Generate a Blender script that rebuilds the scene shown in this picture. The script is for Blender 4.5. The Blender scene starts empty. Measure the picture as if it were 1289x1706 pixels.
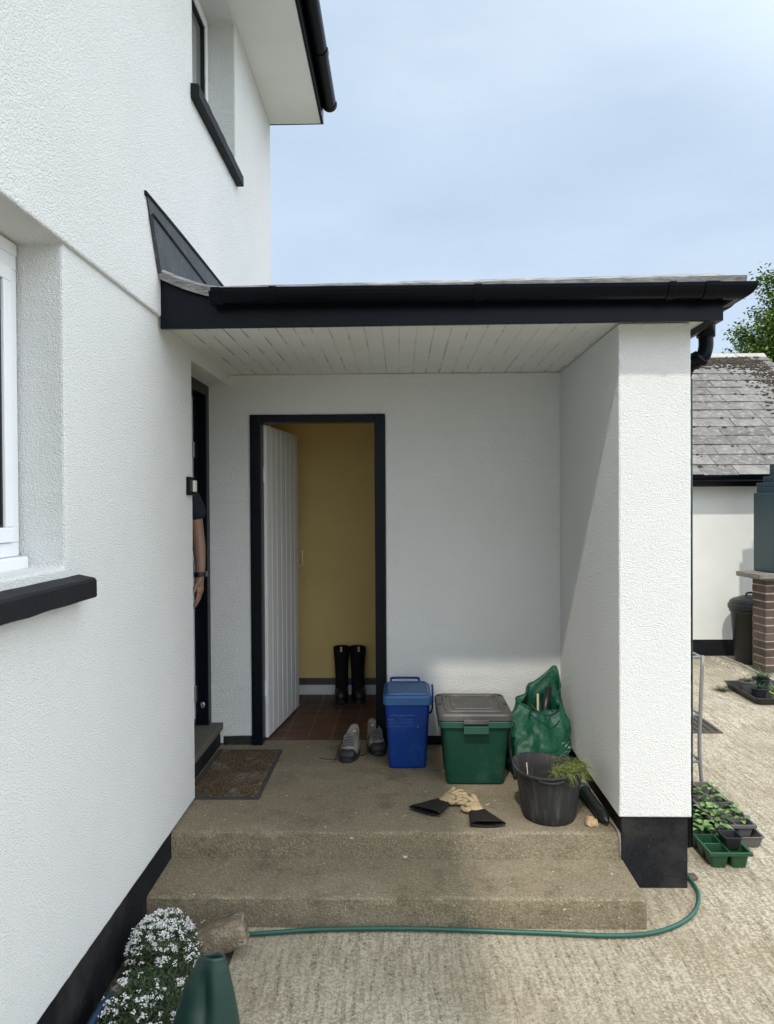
import bpy, bmesh, math, random
from mathutils import Vector, Matrix, noise
R = math.radians
random.seed(7)
S = bpy.context.scene
C = S.collection

# ------------------------------------------------------------------ camera
cam_d = bpy.data.cameras.new('camera'); cam = bpy.data.objects.new('camera', cam_d); C.objects.link(cam)
cam_d.sensor_fit = 'VERTICAL'; cam_d.sensor_height = 36; cam_d.lens = 1180/1706*36
cam_d.clip_start = 0.05; cam_d.clip_end = 900
cam.matrix_world = Matrix.Translation((0, 0, 1.80)) @ Matrix.Rotation(R(1.14), 4, 'Z') @ \
    Matrix.Rotation(R(90-0.63), 4, 'X') @ Matrix.Rotation(R(-0.33), 4, 'Z')
S.camera = cam

# ------------------------------------------------------------------ world
SUN = Vector((.165, .759, -1)).normalized()          # the way sunlight travels
w = bpy.data.worlds.new("World"); S.world = w; w.use_nodes = True
nt = w.node_tree; N = nt.nodes; L = nt.links; N.clear()
out = N.new('ShaderNodeOutputWorld'); bg = N.new('ShaderNodeBackground'); sky = N.new('ShaderNodeTexSky')
sky.sky_type = 'NISHITA'; sky.sun_disc = False
sky.sun_elevation = math.asin(-SUN.z); sky.sun_rotation = R(192.3)
sky.air_density = 1.0; sky.dust_density = 2.2; sky.ozone_density = 1.0; sky.altitude = 50
tc = N.new('ShaderNodeTexCoord'); mp = N.new('ShaderNodeMapping'); mp.inputs['Scale'].default_value = (1.1, 1.0, 3.4)
mp.inputs['Rotation'].default_value = (0, R(-14), 0)
n1 = N.new('ShaderNodeTexNoise'); n1.inputs['Scale'].default_value = 1.6; n1.inputs['Detail'].default_value = 5; n1.inputs['Roughness'].default_value = .5
n1.inputs['Distortion'].default_value = .5
cr = N.new('ShaderNodeValToRGB'); cr.color_ramp.elements[0].position = .30; cr.color_ramp.elements[0].color = (.70, .70, .70, 1)
cr.color_ramp.elements[1].position = .72; cr.color_ramp.elements[1].color = (.9, .9, .9, 1)
mx = N.new('ShaderNodeMixRGB'); mx.inputs[2].default_value = (6.6, 8.05, 9.85, 1)
L.new(tc.outputs['Generated'], mp.inputs[0]); L.new(mp.outputs[0], n1.inputs[0]); L.new(n1.outputs[0], cr.inputs[0])
n2 = N.new('ShaderNodeTexNoise'); n2.inputs['Scale'].default_value = 1.3; n2.inputs['Detail'].default_value = 7; n2.inputs['Roughness'].default_value = .55; n2.inputs['Distortion'].default_value = .9
mp2 = N.new('ShaderNodeMapping'); mp2.inputs['Scale'].default_value = (1.0, 1.0, 4.5); mp2.inputs['Rotation'].default_value = (0, R(24), R(20)); mp2.inputs['Location'].default_value = (3.1, .4, .2)
L.new(tc.outputs['Generated'], mp2.inputs[0]); L.new(mp2.outputs[0], n2.inputs[0])
c2 = N.new('ShaderNodeValToRGB'); c2.color_ramp.elements[0].position = .48; c2.color_ramp.elements[0].color = (0,0,0,1); c2.color_ramp.elements[1].position = .74; c2.color_ramp.elements[1].color = (.36,.36,.36,1)
L.new(n2.outputs[0], c2.inputs[0]); L.new(cr.outputs[0], mx.inputs[0])
wh = N.new('ShaderNodeMixRGB'); wh.inputs[2].default_value = (8.3, 9.0, 10.2, 1)
L.new(c2.outputs[0], wh.inputs[0]); L.new(mx.outputs[0], wh.inputs[1]); L.new(sky.outputs[0], mx.inputs[1]); pass
# added glow: unseen sky, high and to the right, brightened to fill shaded walls
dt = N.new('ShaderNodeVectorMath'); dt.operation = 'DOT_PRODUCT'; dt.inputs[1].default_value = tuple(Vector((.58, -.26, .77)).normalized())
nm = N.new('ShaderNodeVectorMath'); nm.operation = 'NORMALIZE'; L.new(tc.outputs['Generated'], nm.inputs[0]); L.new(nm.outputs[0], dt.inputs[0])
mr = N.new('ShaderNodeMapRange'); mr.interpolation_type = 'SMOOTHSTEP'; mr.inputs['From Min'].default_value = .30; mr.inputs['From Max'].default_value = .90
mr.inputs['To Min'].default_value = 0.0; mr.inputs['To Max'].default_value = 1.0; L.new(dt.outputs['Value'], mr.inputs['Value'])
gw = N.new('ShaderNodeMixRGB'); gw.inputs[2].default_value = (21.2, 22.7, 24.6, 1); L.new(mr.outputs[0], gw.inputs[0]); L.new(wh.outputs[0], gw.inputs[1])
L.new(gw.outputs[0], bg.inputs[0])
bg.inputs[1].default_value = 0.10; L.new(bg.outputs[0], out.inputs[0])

# ------------------------------------------------------------------ sun, exposure
ld = bpy.data.lights.new('sun', 'SUN'); ld.energy = 2.05; ld.angle = R(1.6); ld.color = (1, .935, .83)
lo = bpy.data.objects.new('sun', ld); C.objects.link(lo); lo.rotation_euler = SUN.to_track_quat('-Z', 'Y').to_euler()
S.view_settings.view_transform = 'Standard'; S.view_settings.look = 'None'
S.view_settings.exposure = 0.09; S.view_settings.gamma = 1

# ------------------------------------------------------------------ materials
def mat(name, col, rough=.8, var=.0, vscale=6, bump=None, spec=.5, metal=0, extra=None, dirt=None, trans=0, island=0):
    """bump: list of (kind, scale, distance, strength); dirt: (colour, scale, lo, hi)"""
    m = bpy.data.materials.new(name); m.use_nodes = True
    t = m.node_tree; n = t.nodes; l = t.links; b = n['Principled BSDF']
    b.inputs['Roughness'].default_value = rough; b.inputs['Metallic'].default_value = metal
    b.inputs['Specular IOR Level'].default_value = spec
    if trans: b.inputs['Transmission Weight'].default_value = trans
    c = n.new('ShaderNodeTexCoord').outputs['Object']
    rgb = n.new('ShaderNodeRGB'); rgb.outputs[0].default_value = (*col, 1); cur = rgb.outputs[0]
    def noise_(sc, det=4, rough_=.55, vec=None):
        q = n.new('ShaderNodeTexNoise'); q.inputs['Scale'].default_value = sc; q.inputs['Detail'].default_value = det
        q.inputs['Roughness'].default_value = rough_; l.new(vec or c, q.inputs[0]); return q.outputs[0]
    def ramp(src, a, b_, ca=(0,0,0,1), cb=(1,1,1,1)):
        q = n.new('ShaderNodeValToRGB'); e = q.color_ramp.elements
        e[0].position = a; e[1].position = b_; e[0].color = ca; e[1].color = cb; l.new(src, q.inputs[0]); return q.outputs[0]
    def mix(f, a, b_, mode='MIX'):
        q = n.new('ShaderNodeMixRGB'); q.blend_type = mode
        for i, v in enumerate((f, a, b_)):
            if isinstance(v, (float, int)): q.inputs[i].default_value = v if i == 0 else (v, v, v, 1)
            elif isinstance(v, tuple): q.inputs[i].default_value = (*v, 1) if len(v) == 3 else v
            else: l.new(v, q.inputs[i])
        return q.outputs[0]
    def mapped(scale, rot=(0,0,0)):
        q = n.new('ShaderNodeMapping'); q.inputs['Scale'].default_value = scale; q.inputs['Rotation'].default_value = rot
        l.new(c, q.inputs[0]); return q.outputs[0]
    def math_(op, a, b_=None):
        q = n.new('ShaderNodeMath'); q.operation = op
        for i, v in enumerate((a, b_)):
            if v is None: continue
            if isinstance(v, (float, int)): q.inputs[i].default_value = v
            else: l.new(v, q.inputs[i])
        return q.outputs[0]
    if var:
        f = ramp(noise_(vscale), .3, .7, (1-var,)*3+(1,), (1+var*.6,)*3+(1,))
        cur = mix(1.0, cur, f, 'MULTIPLY')
    if island:
        g = n.new('ShaderNodeNewGeometry'); f = ramp(g.outputs['Random Per Island'], 0, 1, (1-island,)*3+(1,), (1+island,)*3+(1,))
        cur = mix(1.0, cur, f, 'MULTIPLY')
    for d in (dirt or []):
        cur = mix(ramp(noise_(d[1], 6, .65), d[2], d[3]), cur, d[0])
    H = dict(n=n, l=l, c=c, noise=noise_, ramp=ramp, mix=mix, mapped=mapped, math=math_, b=b)
    hts = []
    if extra:
        r = extra(cur, H)
        if isinstance(r, tuple): cur, hh = r; hts.append(hh)
        else: cur = r
    l.new(cur, b.inputs['Base Color'])
    prev = None
    for bb in (bump or []):
        kind, sc, dist, st = bb[:4]
        if kind == 'noise': h = noise_(sc, bb[4] if len(bb) > 4 else 3, .5)
        elif kind == 'vor':
            q = n.new('ShaderNodeTexVoronoi'); q.feature = 'SMOOTH_F1'; q.inputs['Scale'].default_value = sc; l.new(c, q.inputs[0]); h = q.outputs[0]
        hts.append((h, dist, st))
    for h, dist, st in hts:
        q = n.new('ShaderNodeBump'); q.inputs['Distance'].default_value = dist; q.inputs['Strength'].default_value = st
        l.new(h, q.inputs['Height'])
        if prev: l.new(prev, q.inputs['Normal'])
        prev = q.outputs[0]
    if prev: l.new(prev, b.inputs['Normal'])
    return m

def x_render(cur, H):
    # rough painted roughcast: pebbly mix of two noises, a few flecks where paint is thin
    v = H['mapped']((1, 1, 1.25))
    a = H['noise'](175, 2, .5, v); b = H['noise'](80, 2, .5, v)
    h = H['mix'](.35, a, b)
    h2 = H['ramp'](h, .36, .66)
    f = H['ramp'](H['noise'](.9, 3), .35, .7, (.925, .94, .935, 1), (1, 1, 1, 1))
    cur = H['mix'](1.0, cur, f, 'MULTIPLY')
    fl = H['ramp'](H['noise'](26, 5, .7), .76, .80)
    cur = H['mix'](H['math']('MULTIPLY', fl, .35), cur, (.45, .45, .42))
    return cur, (h2, .0052, .85)
M = {}
M['render'] = mat('white_roughcast', (.83, .83, .815), .9, extra=x_render, spec=.3)
M['smooth_white'] = mat('white_paint_smooth', (.78, .79, .75), .7, var=.04, vscale=3, bump=[('noise', 60, .001, .4)], spec=.3)
M['gloss_white'] = mat('white_gloss_paint', (.74, .75, .75), .35, var=.03, vscale=4)
M['upvc'] = mat('white_upvc', (.80, .82, .84), .25)
M['black'] = mat('black_masonry_paint', (.010, .011, .014), .7, spec=.18, var=.2, vscale=5, bump=[('noise', 45, .004, .5), ('noise', 160, .0015, .4)],
                 dirt=[((.16, .15, .135), 150, .645, .69), ((.05, .046, .04), 2.5, .50, .8)])
M['blackgloss'] = mat('black_gloss_paint', (.004, .006, .010), .30, spec=.16, var=.1, bump=[('noise', 22, .002, .25)])
M['plastic_black'] = mat('black_gutter_plastic', (.002, .003, .006), .26, spec=.12, bump=[('noise', 8, .001, .2)])
M['sill'] = mat('black_sill_paint', (.012, .013, .017), .6, spec=.22, var=.25, vscale=4, bump=[('noise', 30, .004, .4), ('noise', 120, .001, .5)],
                dirt=[((.10, .10, .10), 14, .70, .80)])
def x_felt(cur, H):
    v = H['mapped']((3, 3, 22))
    cur = H['mix'](H['ramp'](H['noise'](6, 6, .7, v), .45, .75), cur, (.50, .49, .46))
    return cur
M['felt'] = mat('weathered_roof_felt', (.20, .20, .20), .8, var=.35, vscale=9, extra=x_felt, bump=[('noise', 90, .002, .6)])
M['felt_dark'] = mat('dark_mineral_felt', (.050, .052, .058), .6, var=.35, vscale=6, bump=[('noise', 25, .006, .5), ('noise', 220, .001, .6)],
                     dirt=[((.16, .16, .15), 35, .62, .70)])
def x_ceiling(cur, H):
    n, l = H['n'], H['l']
    sep = n.new('ShaderNodeSeparateXYZ'); l.new(H['c'], sep.inputs[0])
    t = H['math']('FRACT', H['math']('DIVIDE', H['math']('ADD', sep.outputs[0], 20*.0835 + 1.09+.0), .0835))
    d = H['math']('ABSOLUTE', H['math']('SUBTRACT', t, .5))        # .5 at a joint
    near = H['ramp'](d, .445, .475)
    pat = H['ramp'](H['noise'](1, 5, .75, H['mapped']((14, 4, 1))), .47, .55)
    far = H['ramp'](d, .40, .5)
    big = H['ramp'](H['noise'](1, 6, .75, H['mapped']((7, 5, 1))), .60, .66)
    f = H['math']('MAXIMUM', H['math']('MULTIPLY', near, pat), H['math']('MULTIPLY', far, big))
    wear = H['ramp'](H['noise'](1, 4, .6, H['mapped']((2.2, 1.2, 1))), .38, .62, (.15,)*3+(1,), (.85,)*3+(1,))
    return H['mix'](H['math']('MULTIPLY', f, wear), cur, (.20, .19, .165))
M['ceiling'] = mat('white_board_ceiling', (.76, .77, .74), .6, var=.05, vscale=4, extra=x_ceiling, bump=[('noise', 40, .001, .4)])
M['yellow'] = mat('ochre_wall_paint', (.80, .61, .25), .75, var=.05, vscale=3)
M['dark'] = mat('dark_interior', (.05, .045, .04), .9)
def x_step(cur, H):
    bl = H['ramp'](H['noise'](2.3, 6, .65), .42, .62)
    cur = H['mix'](H['math']('MULTIPLY', bl, .60), cur, (.27, .22, .14))
    mo = H['ramp'](H['noise'](4.5, 8, .75), .50, .62)
    cur = H['mix'](H['math']('MULTIPLY', mo, .60), cur, (.085, .072, .045))
    pt = H['ramp'](H['noise'](1.7, 7, .7, H['mapped']((1, 1.6, 1), (0, 0, 1.1))), .52, .60)
    cur = H['mix'](H['math']('MULTIPLY', pt, .35), cur, (.31, .27, .19))
    dk = H['ramp'](H['noise'](85, 4, .8), .53, .57)
    cur = H['mix'](H['math']('MULTIPLY', dk, .45), cur, (.07, .06, .045))
    g = H['ramp'](H['noise'](115, 3, .75, H['mapped']((1, 1, 1), (0, 0, .5))), .565, .60)
    cur = H['mix'](H['math']('MULTIPLY', g, .42), cur, (.46, .41, .30))
    sp = H['ramp'](H['noise'](34, 2, .5), .735, .75)
    cur = H['mix'](H['math']('MULTIPLY', sp, .8), cur, (.62, .6, .52))
    li = H['ramp'](H['noise'](13, 2, .5), .745, .765)
    return H['mix'](H['math']('MULTIPLY', li, .7), cur, (.50, .50, .36))
M['step'] = mat('worn_step_concrete', (.200, .165, .112), .9, extra=x_step, bump=[('noise', 105, .006, .8), ('noise', 12, .008, .3)], spec=.25)
def x_yard(cur, H):
    n, l = H['n'], H['l']
    wv = H['mapped']((1, 1, 1))
    warp = n.new('ShaderNodeVectorMath'); warp.operation = 'ADD'
    nz = n.new('ShaderNodeTexNoise'); nz.inputs['Scale'].default_value = .9; nz.inputs['Detail'].default_value = 2; l.new(H['c'], nz.inputs[0])
    sc = n.new('ShaderNodeVectorMath'); sc.operation = 'SCALE'; sc.inputs['Scale'].default_value = .14; l.new(nz.outputs['Color'], sc.inputs[0])
    l.new(H['c'], warp.inputs[0]); l.new(sc.outputs[0], warp.inputs[1])
    mpn = n.new('ShaderNodeMapping'); mpn.inputs['Rotation'].default_value = (0, 0, R(-16)); mpn.inputs['Scale'].default_value = (52, 4.5, 1)
    # the ridges left by the stiff broom
    l.new(warp.outputs[0], mpn.inputs[0])
    rid = H['noise'](1.0, 4, .65, mpn.outputs[0])
    fine = H['noise'](75, 4, .8)
    mid = H['noise'](24, 6, .8)
    big = H['noise'](1.1, 5, .6)
    h = H['mix'](.52, H['mix'](.55, rid, mid), fine)
    zone = H['ramp'](H['noise'](.8, 3), .40, .60, (.45,)*3+(1,), (1, 1, 1, 1))
    base2 = H['ramp'](H['noise'](2.2, 5, .65), .40, .62)
    cur = H['mix'](H['math']('MULTIPLY', base2, .5), cur, (.25, .205, .135))
    pal = H['math']('MULTIPLY', H['ramp'](h, .487, .535), zone)
    cur = H['mix'](H['math']('MULTIPLY', pal, .85), cur, (.62, .56, .43))
    pits = H['math']('SUBTRACT', 1.0, H['ramp'](H['mix'](.4, H['noise'](60, 4, .8), rid), .415, .455))
    cur = H['mix'](H['math']('MULTIPLY', pits, .75), cur, (.12, .10, .07))
    st = H['ramp'](big, .52, .66)
    cur = H['mix'](H['math']('MULTIPLY', st, .40), cur, (.28, .22, .14))
    spots = H['ramp'](H['noise'](6, 2, .5), .72, .76)
    cur = H['mix'](H['math']('MULTIPLY', spots, .5), cur, (.16, .12, .08))
    return cur, (h, .020, .8)
M['yard'] = mat('broomed_concrete', (.33, .29, .215), .92, extra=x_yard, bump=[('noise', 160, .002, .5)], spec=.2)
M['soil'] = mat('soil', (.05, .038, .026), .95, var=.5, vscale=20, bump=[('noise', 60, .02, 1)])
M['grassland'] = mat('field_grass', (.06, .09, .03), .95, var=.4, vscale=2)
def x_tiles(cur, H):
    n, l = H['n'], H['l']
    q = n.new('ShaderNodeTexBrick'); q.offset = 0; q.inputs['Scale'].default_value = 1; q.inputs['Brick Width'].default_value = .156
    q.inputs['Row Height'].default_value = .156; q.inputs['Mortar Size'].default_value = .0045; q.inputs['Bias'].default_value = 0
    q.inputs['Color1'].default_value = (.105, .040, .030, 1); q.inputs['Color2'].default_value = (.065, .030, .026, 1); q.inputs['Mortar'].default_value = (.15, .12, .095, 1)
    l.new(H['mapped']((1, 1, 1)), q.inputs[0])
    f = H['ramp'](H['noise'](9, 4), .3, .7, (.7, .7, .7, 1), (1.2, 1.2, 1.2, 1))
    return H['mix'](1.0, q.outputs[0], f, 'MULTIPLY')
M['tiles'] = mat('quarry_tiles', (.1, .04, .03), .5, extra=x_tiles, bump=[('noise', 30, .002, .3)])
M['slabstone'] = mat('threshold_stone', (.115, .108, .085), .8, var=.2, vscale=8, bump=[('noise', 80, .002, .5)])
M['steel'] = mat('bare_metal', (.45, .45, .44), .4, metal=.9)
M['alu'] = mat('grey_metal_tube', (.24, .24, .235), .5, metal=.3, var=.1, vscale=12)
M['brass'] = mat('pale_brass', (.60, .52, .34), .35, metal=.7)
M['glass'] = mat('window_glass', (.9, .95, .93), .02, trans=1, spec=.5)
M['darkglass'] = mat('dark_glass', (.07, .08, .08), .05, spec=.8)
M['reflectiontint'] = mat('glass_painted_reflection', (.21, .225, .215), .05, spec=.8)  # reflection is painted into the pane as a paler base colour
M['gasket'] = mat('black_gasket', (.012, .012, .014), .5)
M['coir'] = mat('brown_mat_pile', (.115, .082, .05), .95, var=.35, vscale=5, bump=[('noise', 170, .008, 1), ('noise', 30, .008, .8)],
                dirt=[((.20, .185, .165), 7, .52, .66), ((.30, .235, .15), 95, .56, .62), ((.04, .03, .02), 70, .55, .62)], spec=.15)
M['rubber'] = mat('mat_rubber', (.05, .048, .044), .7, var=.2, vscale=20, bump=[('noise', 120, .001, .5)])
def x_faint(cur, H):
    sep = H['n'].new('ShaderNodeSeparateXYZ'); H['l'].new(H['c'], sep.inputs[0])
    return H['mix'](H['math']('MULTIPLY', H['ramp'](H['noise'](8, 5, .6), .5, .8), .25), cur, (.05, .13, .26))
M['blue'] = mat('blue_plastic', (.002, .032, .19), .42, spec=.3, extra=x_faint, bump=[('noise', 12, .002, .15)])
M['bluelid'] = mat('sunfaded_blue_plastic', (.024, .090, .235), .42, var=.12, vscale=7, bump=[('noise', 9, .002, .2)])
M['print'] = mat('pale_blue_print', (.035, .095, .26), .6, var=.5, vscale=120)
M['greenbox'] = mat('dark_green_plastic', (.006, .048, .028), .45, spec=.3, var=.12, vscale=6, bump=[('noise', 12, .002, .15)], dirt=[((.05, .11, .08), 4, .55, .85)])
M['greenrim'] = mat('mid_green_plastic', (.014, .075, .050), .45)
M['greylid'] = mat('weathered_grey_plastic', (.070, .067, .062), .5, var=.15, vscale=8, bump=[('noise', 14, .002, .25)], dirt=[((.16, .15, .135), 5, .5, .8)])
def x_bag(cur, H):
    w1 = H['noise'](3.5, 3)
    return H['mix'](H['math']('MULTIPLY', H['ramp'](w1, .45, .75), .5), cur, (.03, .16, .10))
M['bag'] = mat('green_woven_plastic', (.008, .075, .042), .48, spec=.35, extra=x_bag, bump=[('noise', 16, .012, .7), ('noise', 60, .004, .5), ('noise', 320, .001, .5)])
M['bagink'] = mat('white_bag_print', (.14, .27, .20), .6, var=.6, vscale=60)
def x_bucket(cur, H):
    v = H['mapped']((28, 28, 2))
    s = H['ramp'](H['noise'](1, 4, .6, v), .5, .75)
    cur = H['mix'](H['math']('MULTIPLY', s, .6), cur, (.10, .10, .10))
    return H['mix'](H['math']('MULTIPLY', H['ramp'](H['noise'](26, 4), .70, .78), .6), cur, (.22, .21, .19))
M['bucket'] = mat('scuffed_black_plastic', (.026, .026, .026), .62, spec=.3, extra=x_bucket, bump=[('noise', 14, .002, .3)])
M['grass'] = mat('cut_grass', (.17, .21, .055), .8, island=.35, spec=.2)
M['straw'] = mat('dry_straw', (.42, .38, .25), .8, island=.3)
M['cuff'] = mat('black_knit_cuff', (.021, .019, .017), .95, bump=[('noise', 500, .001, .8), ('noise', 25, .006, .4)], spec=.15)
M['leather'] = mat('tan_work_leather', (.44, .34, .20), .85, var=.22, vscale=14, bump=[('noise', 55, .004, .7)], dirt=[((.12, .085, .05), 26, .52, .70)], spec=.2)
M['sandstone'] = mat('pale_sandstone', (.46, .33, .19), .9, var=.25, vscale=25, bump=[('noise', 60, .006, .8)])
M['stone'] = mat('grey_brown_stone', (.175, .135, .092), .9, var=.35, vscale=9, bump=[('noise', 90, .006, 1, 5), ('noise', 16, .015, .6)], dirt=[((.33, .28, .20), 22, .50, .62), ((.07, .055, .04), 45, .56, .64)])
M['tealplastic'] = mat('teal_plastic', (.02, .06, .06), .45)
M['spike'] = mat('black_tool_plastic', (.012, .013, .014), .42, bump=[('noise', 20, .002, .3)], dirt=[((.10, .09, .08), 40, .68, .75)])
M['boot'] = mat('black_boot_rubber', (.010, .010, .010), .85, spec=.2, bump=[('noise', 200, .001, .5)])
M['bootsole'] = mat('boot_foot_rubber', (.016, .016, .017), .42)
M['cream'] = mat('cream_tab', (.55, .5, .38), .8)
M['shoegrey'] = mat('grey_suede', (.25, .23, .195), .9, var=.15, vscale=30, bump=[('noise', 300, .001, .5)])
M['shoelining'] = mat('grey_mesh_lining', (.13, .13, .13), .95, bump=[('noise', 300, .002, .6)])
M['shoedark'] = mat('dark_toe_rubber', (.018, .020, .022), .6)
M['lace'] = mat('brown_lace', (.035, .022, .014), .9)
M['hose'] = mat('green_hose_plastic', (.012, .085, .062), .35, bump=[('noise', 90, .001, .3)])
M['bluehose'] = mat('dark_blue_hose', (.012, .035, .075), .35)
M['greyplastic'] = mat('grey_plastic', (.17, .155, .14), .6)
M['canister'] = mat('deep_green_plastic', (.010, .038, .030), .40, var=.15, vscale=7, bump=[('noise', 10, .004, .3)], dirt=[((.04, .07, .06), 22, .64, .74)])
M['leaf'] = mat('plant_leaf', (.045, .085, .028), .6, island=.45, spec=.35)
M['leafgrey'] = mat('greygreen_leaf', (.055, .085, .040), .75, island=.4, spec=.2)
M['seedleaf'] = mat('seedling_leaf', (.13, .23, .055), .55, island=.45)
M['petal'] = mat('white_petal', (.70, .70, .68), .8, island=.15)
M['stem'] = mat('stem', (.07, .09, .035), .8)
M['bark'] = mat('bark', (.07, .055, .04), .95, bump=[('noise', 15, .03, .8)])
M['treeleaf'] = mat('tree_leaf', (.15, .24, .050), .55, island=.5)
M['slate'] = mat('lichened_slate', (.18, .172, .158), .85, island=.28, var=.25, vscale=7, bump=[('noise', 40, .006, .7)],
                 dirt=[((.30, .285, .255), 16, .50, .68), ((.05, .048, .045), 6, .62, .72)], spec=.3)
M['underslate'] = mat('slate_underside', (.03, .028, .026), .95)
M['moss'] = mat('rusty_moss', (.045, .032, .022), .98, var=.5, vscale=12, bump=[('noise', 30, .03, 1)])
M['ridge'] = mat('pale_ridge_tile', (.40, .39, .34), .9, var=.2, vscale=8)
M['brick'] = mat('old_brick', (.090, .062, .048), .9, island=.3, var=.3, vscale=14, bump=[('noise', 50, .005, .8)])
M['mortar'] = mat('pale_mortar', (.36, .32, .26), .95, var=.3, vscale=16, bump=[('noise', 40, .008, .8)])
M['copestone'] = mat('coping_stone', (.20, .185, .16), .9, var=.3, vscale=10, bump=[('noise', 40, .008, .7)])
M['tealpaint'] = mat('dark_teal_paint', (.020, .045, .055), .42, var=.1, vscale=5)
M['traygreen'] = mat('green_tray_plastic', (.016, .085, .035), .35, trans=.3)
M['traygrey'] = mat('grey_tray_plastic', (.10, .095, .09), .6)
M['trayblack'] = mat('black_tray_plastic', (.015, .016, .018), .5)
M['traylime'] = mat('lime_pot_plastic', (.36, .42, .12), .5)
M['skin'] = mat('skin', (.27, .155, .11), .55, var=.08, vscale=20, bump=[('noise', 120, .001, .3)])
M['navy'] = mat('navy_cotton', (.010, .013, .026), .9, bump=[('noise', 14, .01, .4), ('noise', 400, .001, .4)])
M['denim'] = mat('dark_trousers', (.020, .023, .032), .9)
M['hair'] = mat('brown_hair', (.035, .022, .014), .7, bump=[('noise', 120, .004, .8)])
M['eyewhite'] = mat('eye_white', (.7, .7, .7), .3)
M['watchblack'] = mat('watch_strap', (.010, .010, .011), .45)
M['watchface'] = mat('watch_face', (.05, .07, .08), .12)
M['ivory'] = mat('ivory_button', (.70, .68, .58), .4)
M['gravel'] = mat('pale_gravel', (.42, .38, .29), .9, island=.4)
M['kerb'] = mat('kerb_concrete', (.36, .33, .27), .9, var=.2, vscale=8, bump=[('noise', 50, .004, .6)])
M['grate'] = mat('rusty_grate', (.10, .085, .07), .7, metal=.4)
M['pipegrey'] = mat('dark_grey_trim', (.06, .06, .062), .5)

# ------------------------------------------------------------------ mesh helpers
OFF = {}
class MB:
    def __init__(s): s.v = []; s.f = []; s.m = []; s.cur = 0
    def add(s, vs, fs):
        o = len(s.v); s.v += [tuple(p) for p in vs]; s.f += [tuple(i+o for i in f) for f in fs]; s.m += [s.cur]*len(fs); return s
    def box(s, x0, x1, y0, y1, z0, z1):
        vs = [(x, y, z) for z in (z0, z1) for y in (y0, y1) for x in (x0, x1)]
        return s.add(vs, [(0,2,3,1),(4,5,7,6),(0,1,5,4),(2,6,7,3),(0,4,6,2),(1,3,7,5)])
    def obox(s, c, h, mtx):
        """box with half sizes h, turned by mtx about c"""
        vs = [Vector(c) + mtx @ Vector((sx*h[0], sy*h[1], sz*h[2])) for sz in (-1,1) for sy in (-1,1) for sx in (-1,1)]
        return s.add(vs, [(0,2,3,1),(4,5,7,6),(0,1,5,4),(2,6,7,3),(0,4,6,2),(1,3,7,5)])
    def loft(s, rings, cap0=True, cap1=True, close=False):
        n = len(rings[0]); vs = [p for r in rings for p in r]; fs = []
        m = len(rings); rng = m if close else m-1
        for i in range(rng):
            a = i*n; b = ((i+1) % m)*n
            for j in range(n):
                k = (j+1) % n; fs.append((a+j, a+k, b+k, b+j))
        if not close:
            if cap0: fs.append(tuple(range(n-1, -1, -1)))
            if cap1: fs.append(tuple((m-1)*n + j for j in range(n)))
        return s.add(vs, fs)
    def tube(s, pts, r, n=12, cap=True):
        pts = [Vector(p) for p in pts]; rs = r if isinstance(r, (list, tuple)) else [r]*len(pts)
        rings = []; t0 = (pts[1]-pts[0]).normalized()
        up = Vector((0,0,1)) if abs(t0.z) < .9 else Vector((1,0,0))
        u = t0.cross(up).normalized()
        for i, p in enumerate(pts):
            t = (pts[min(i+1, len(pts)-1)] - pts[max(i-1, 0)]).normalized()
            u = (u - t*u.dot(t)).normalized(); v = t.cross(u)
            rings.append([p + (u*math.cos(a) + v*math.sin(a))*rs[i] for a in [2*math.pi*k/n for k in range(n)]])
        return s.loft(rings, cap, cap)
    def lathe(s, prof, c=(0,0,0), n=48, fn=None):
        rings = []
        for (r, z) in prof:
            ring = []
            for k in range(n):
                a = 2*math.pi*k/n; p = Vector((c[0]+r*math.cos(a), c[1]+r*math.sin(a), c[2]+z))
                ring.append(fn(p, a, r, z) if fn else p)
            rings.append(ring)
        return s.loft(rings)
    def build(s, name, m, parent=None, bevel=0, smooth=False, seg=2, sub=0, local=False):
        me = bpy.data.meshes.new(name)
        off = Vector((0,0,0)) if (parent is None or local) else OFF[parent.name]
        me.from_pydata([tuple(Vector(p)-off) for p in s.v], [], s.f); me.update()
        bm = bmesh.new(); bm.from_mesh(me); bmesh.ops.recalc_face_normals(bm, faces=bm.faces); bm.to_mesh(me); bm.free()
        ms = m if isinstance(m, (list, tuple)) else [m]
        for q in ms: me.materials.append(M[q])
        if len(ms) > 1: me.polygons.foreach_set('material_index', s.m)
        o = bpy.data.objects.new(name, me); C.objects.link(o)
        if parent is not None: o.parent = parent; OFF[o.name] = off.copy()
        else: OFF[o.name] = Vector((0,0,0))
        if smooth: me.polygons.foreach_set('use_smooth', [True]*len(me.polygons))
        if bevel:
            b = o.modifiers.new('bevel', 'BEVEL'); b.width = bevel; b.segments = seg; b.limit_method = 'ANGLE'; b.angle_limit = R(35); b.harden_normals = False
        if sub:
            q = o.modifiers.new('sub', 'SUBSURF'); q.levels = sub; q.render_levels = sub
        return o

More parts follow.
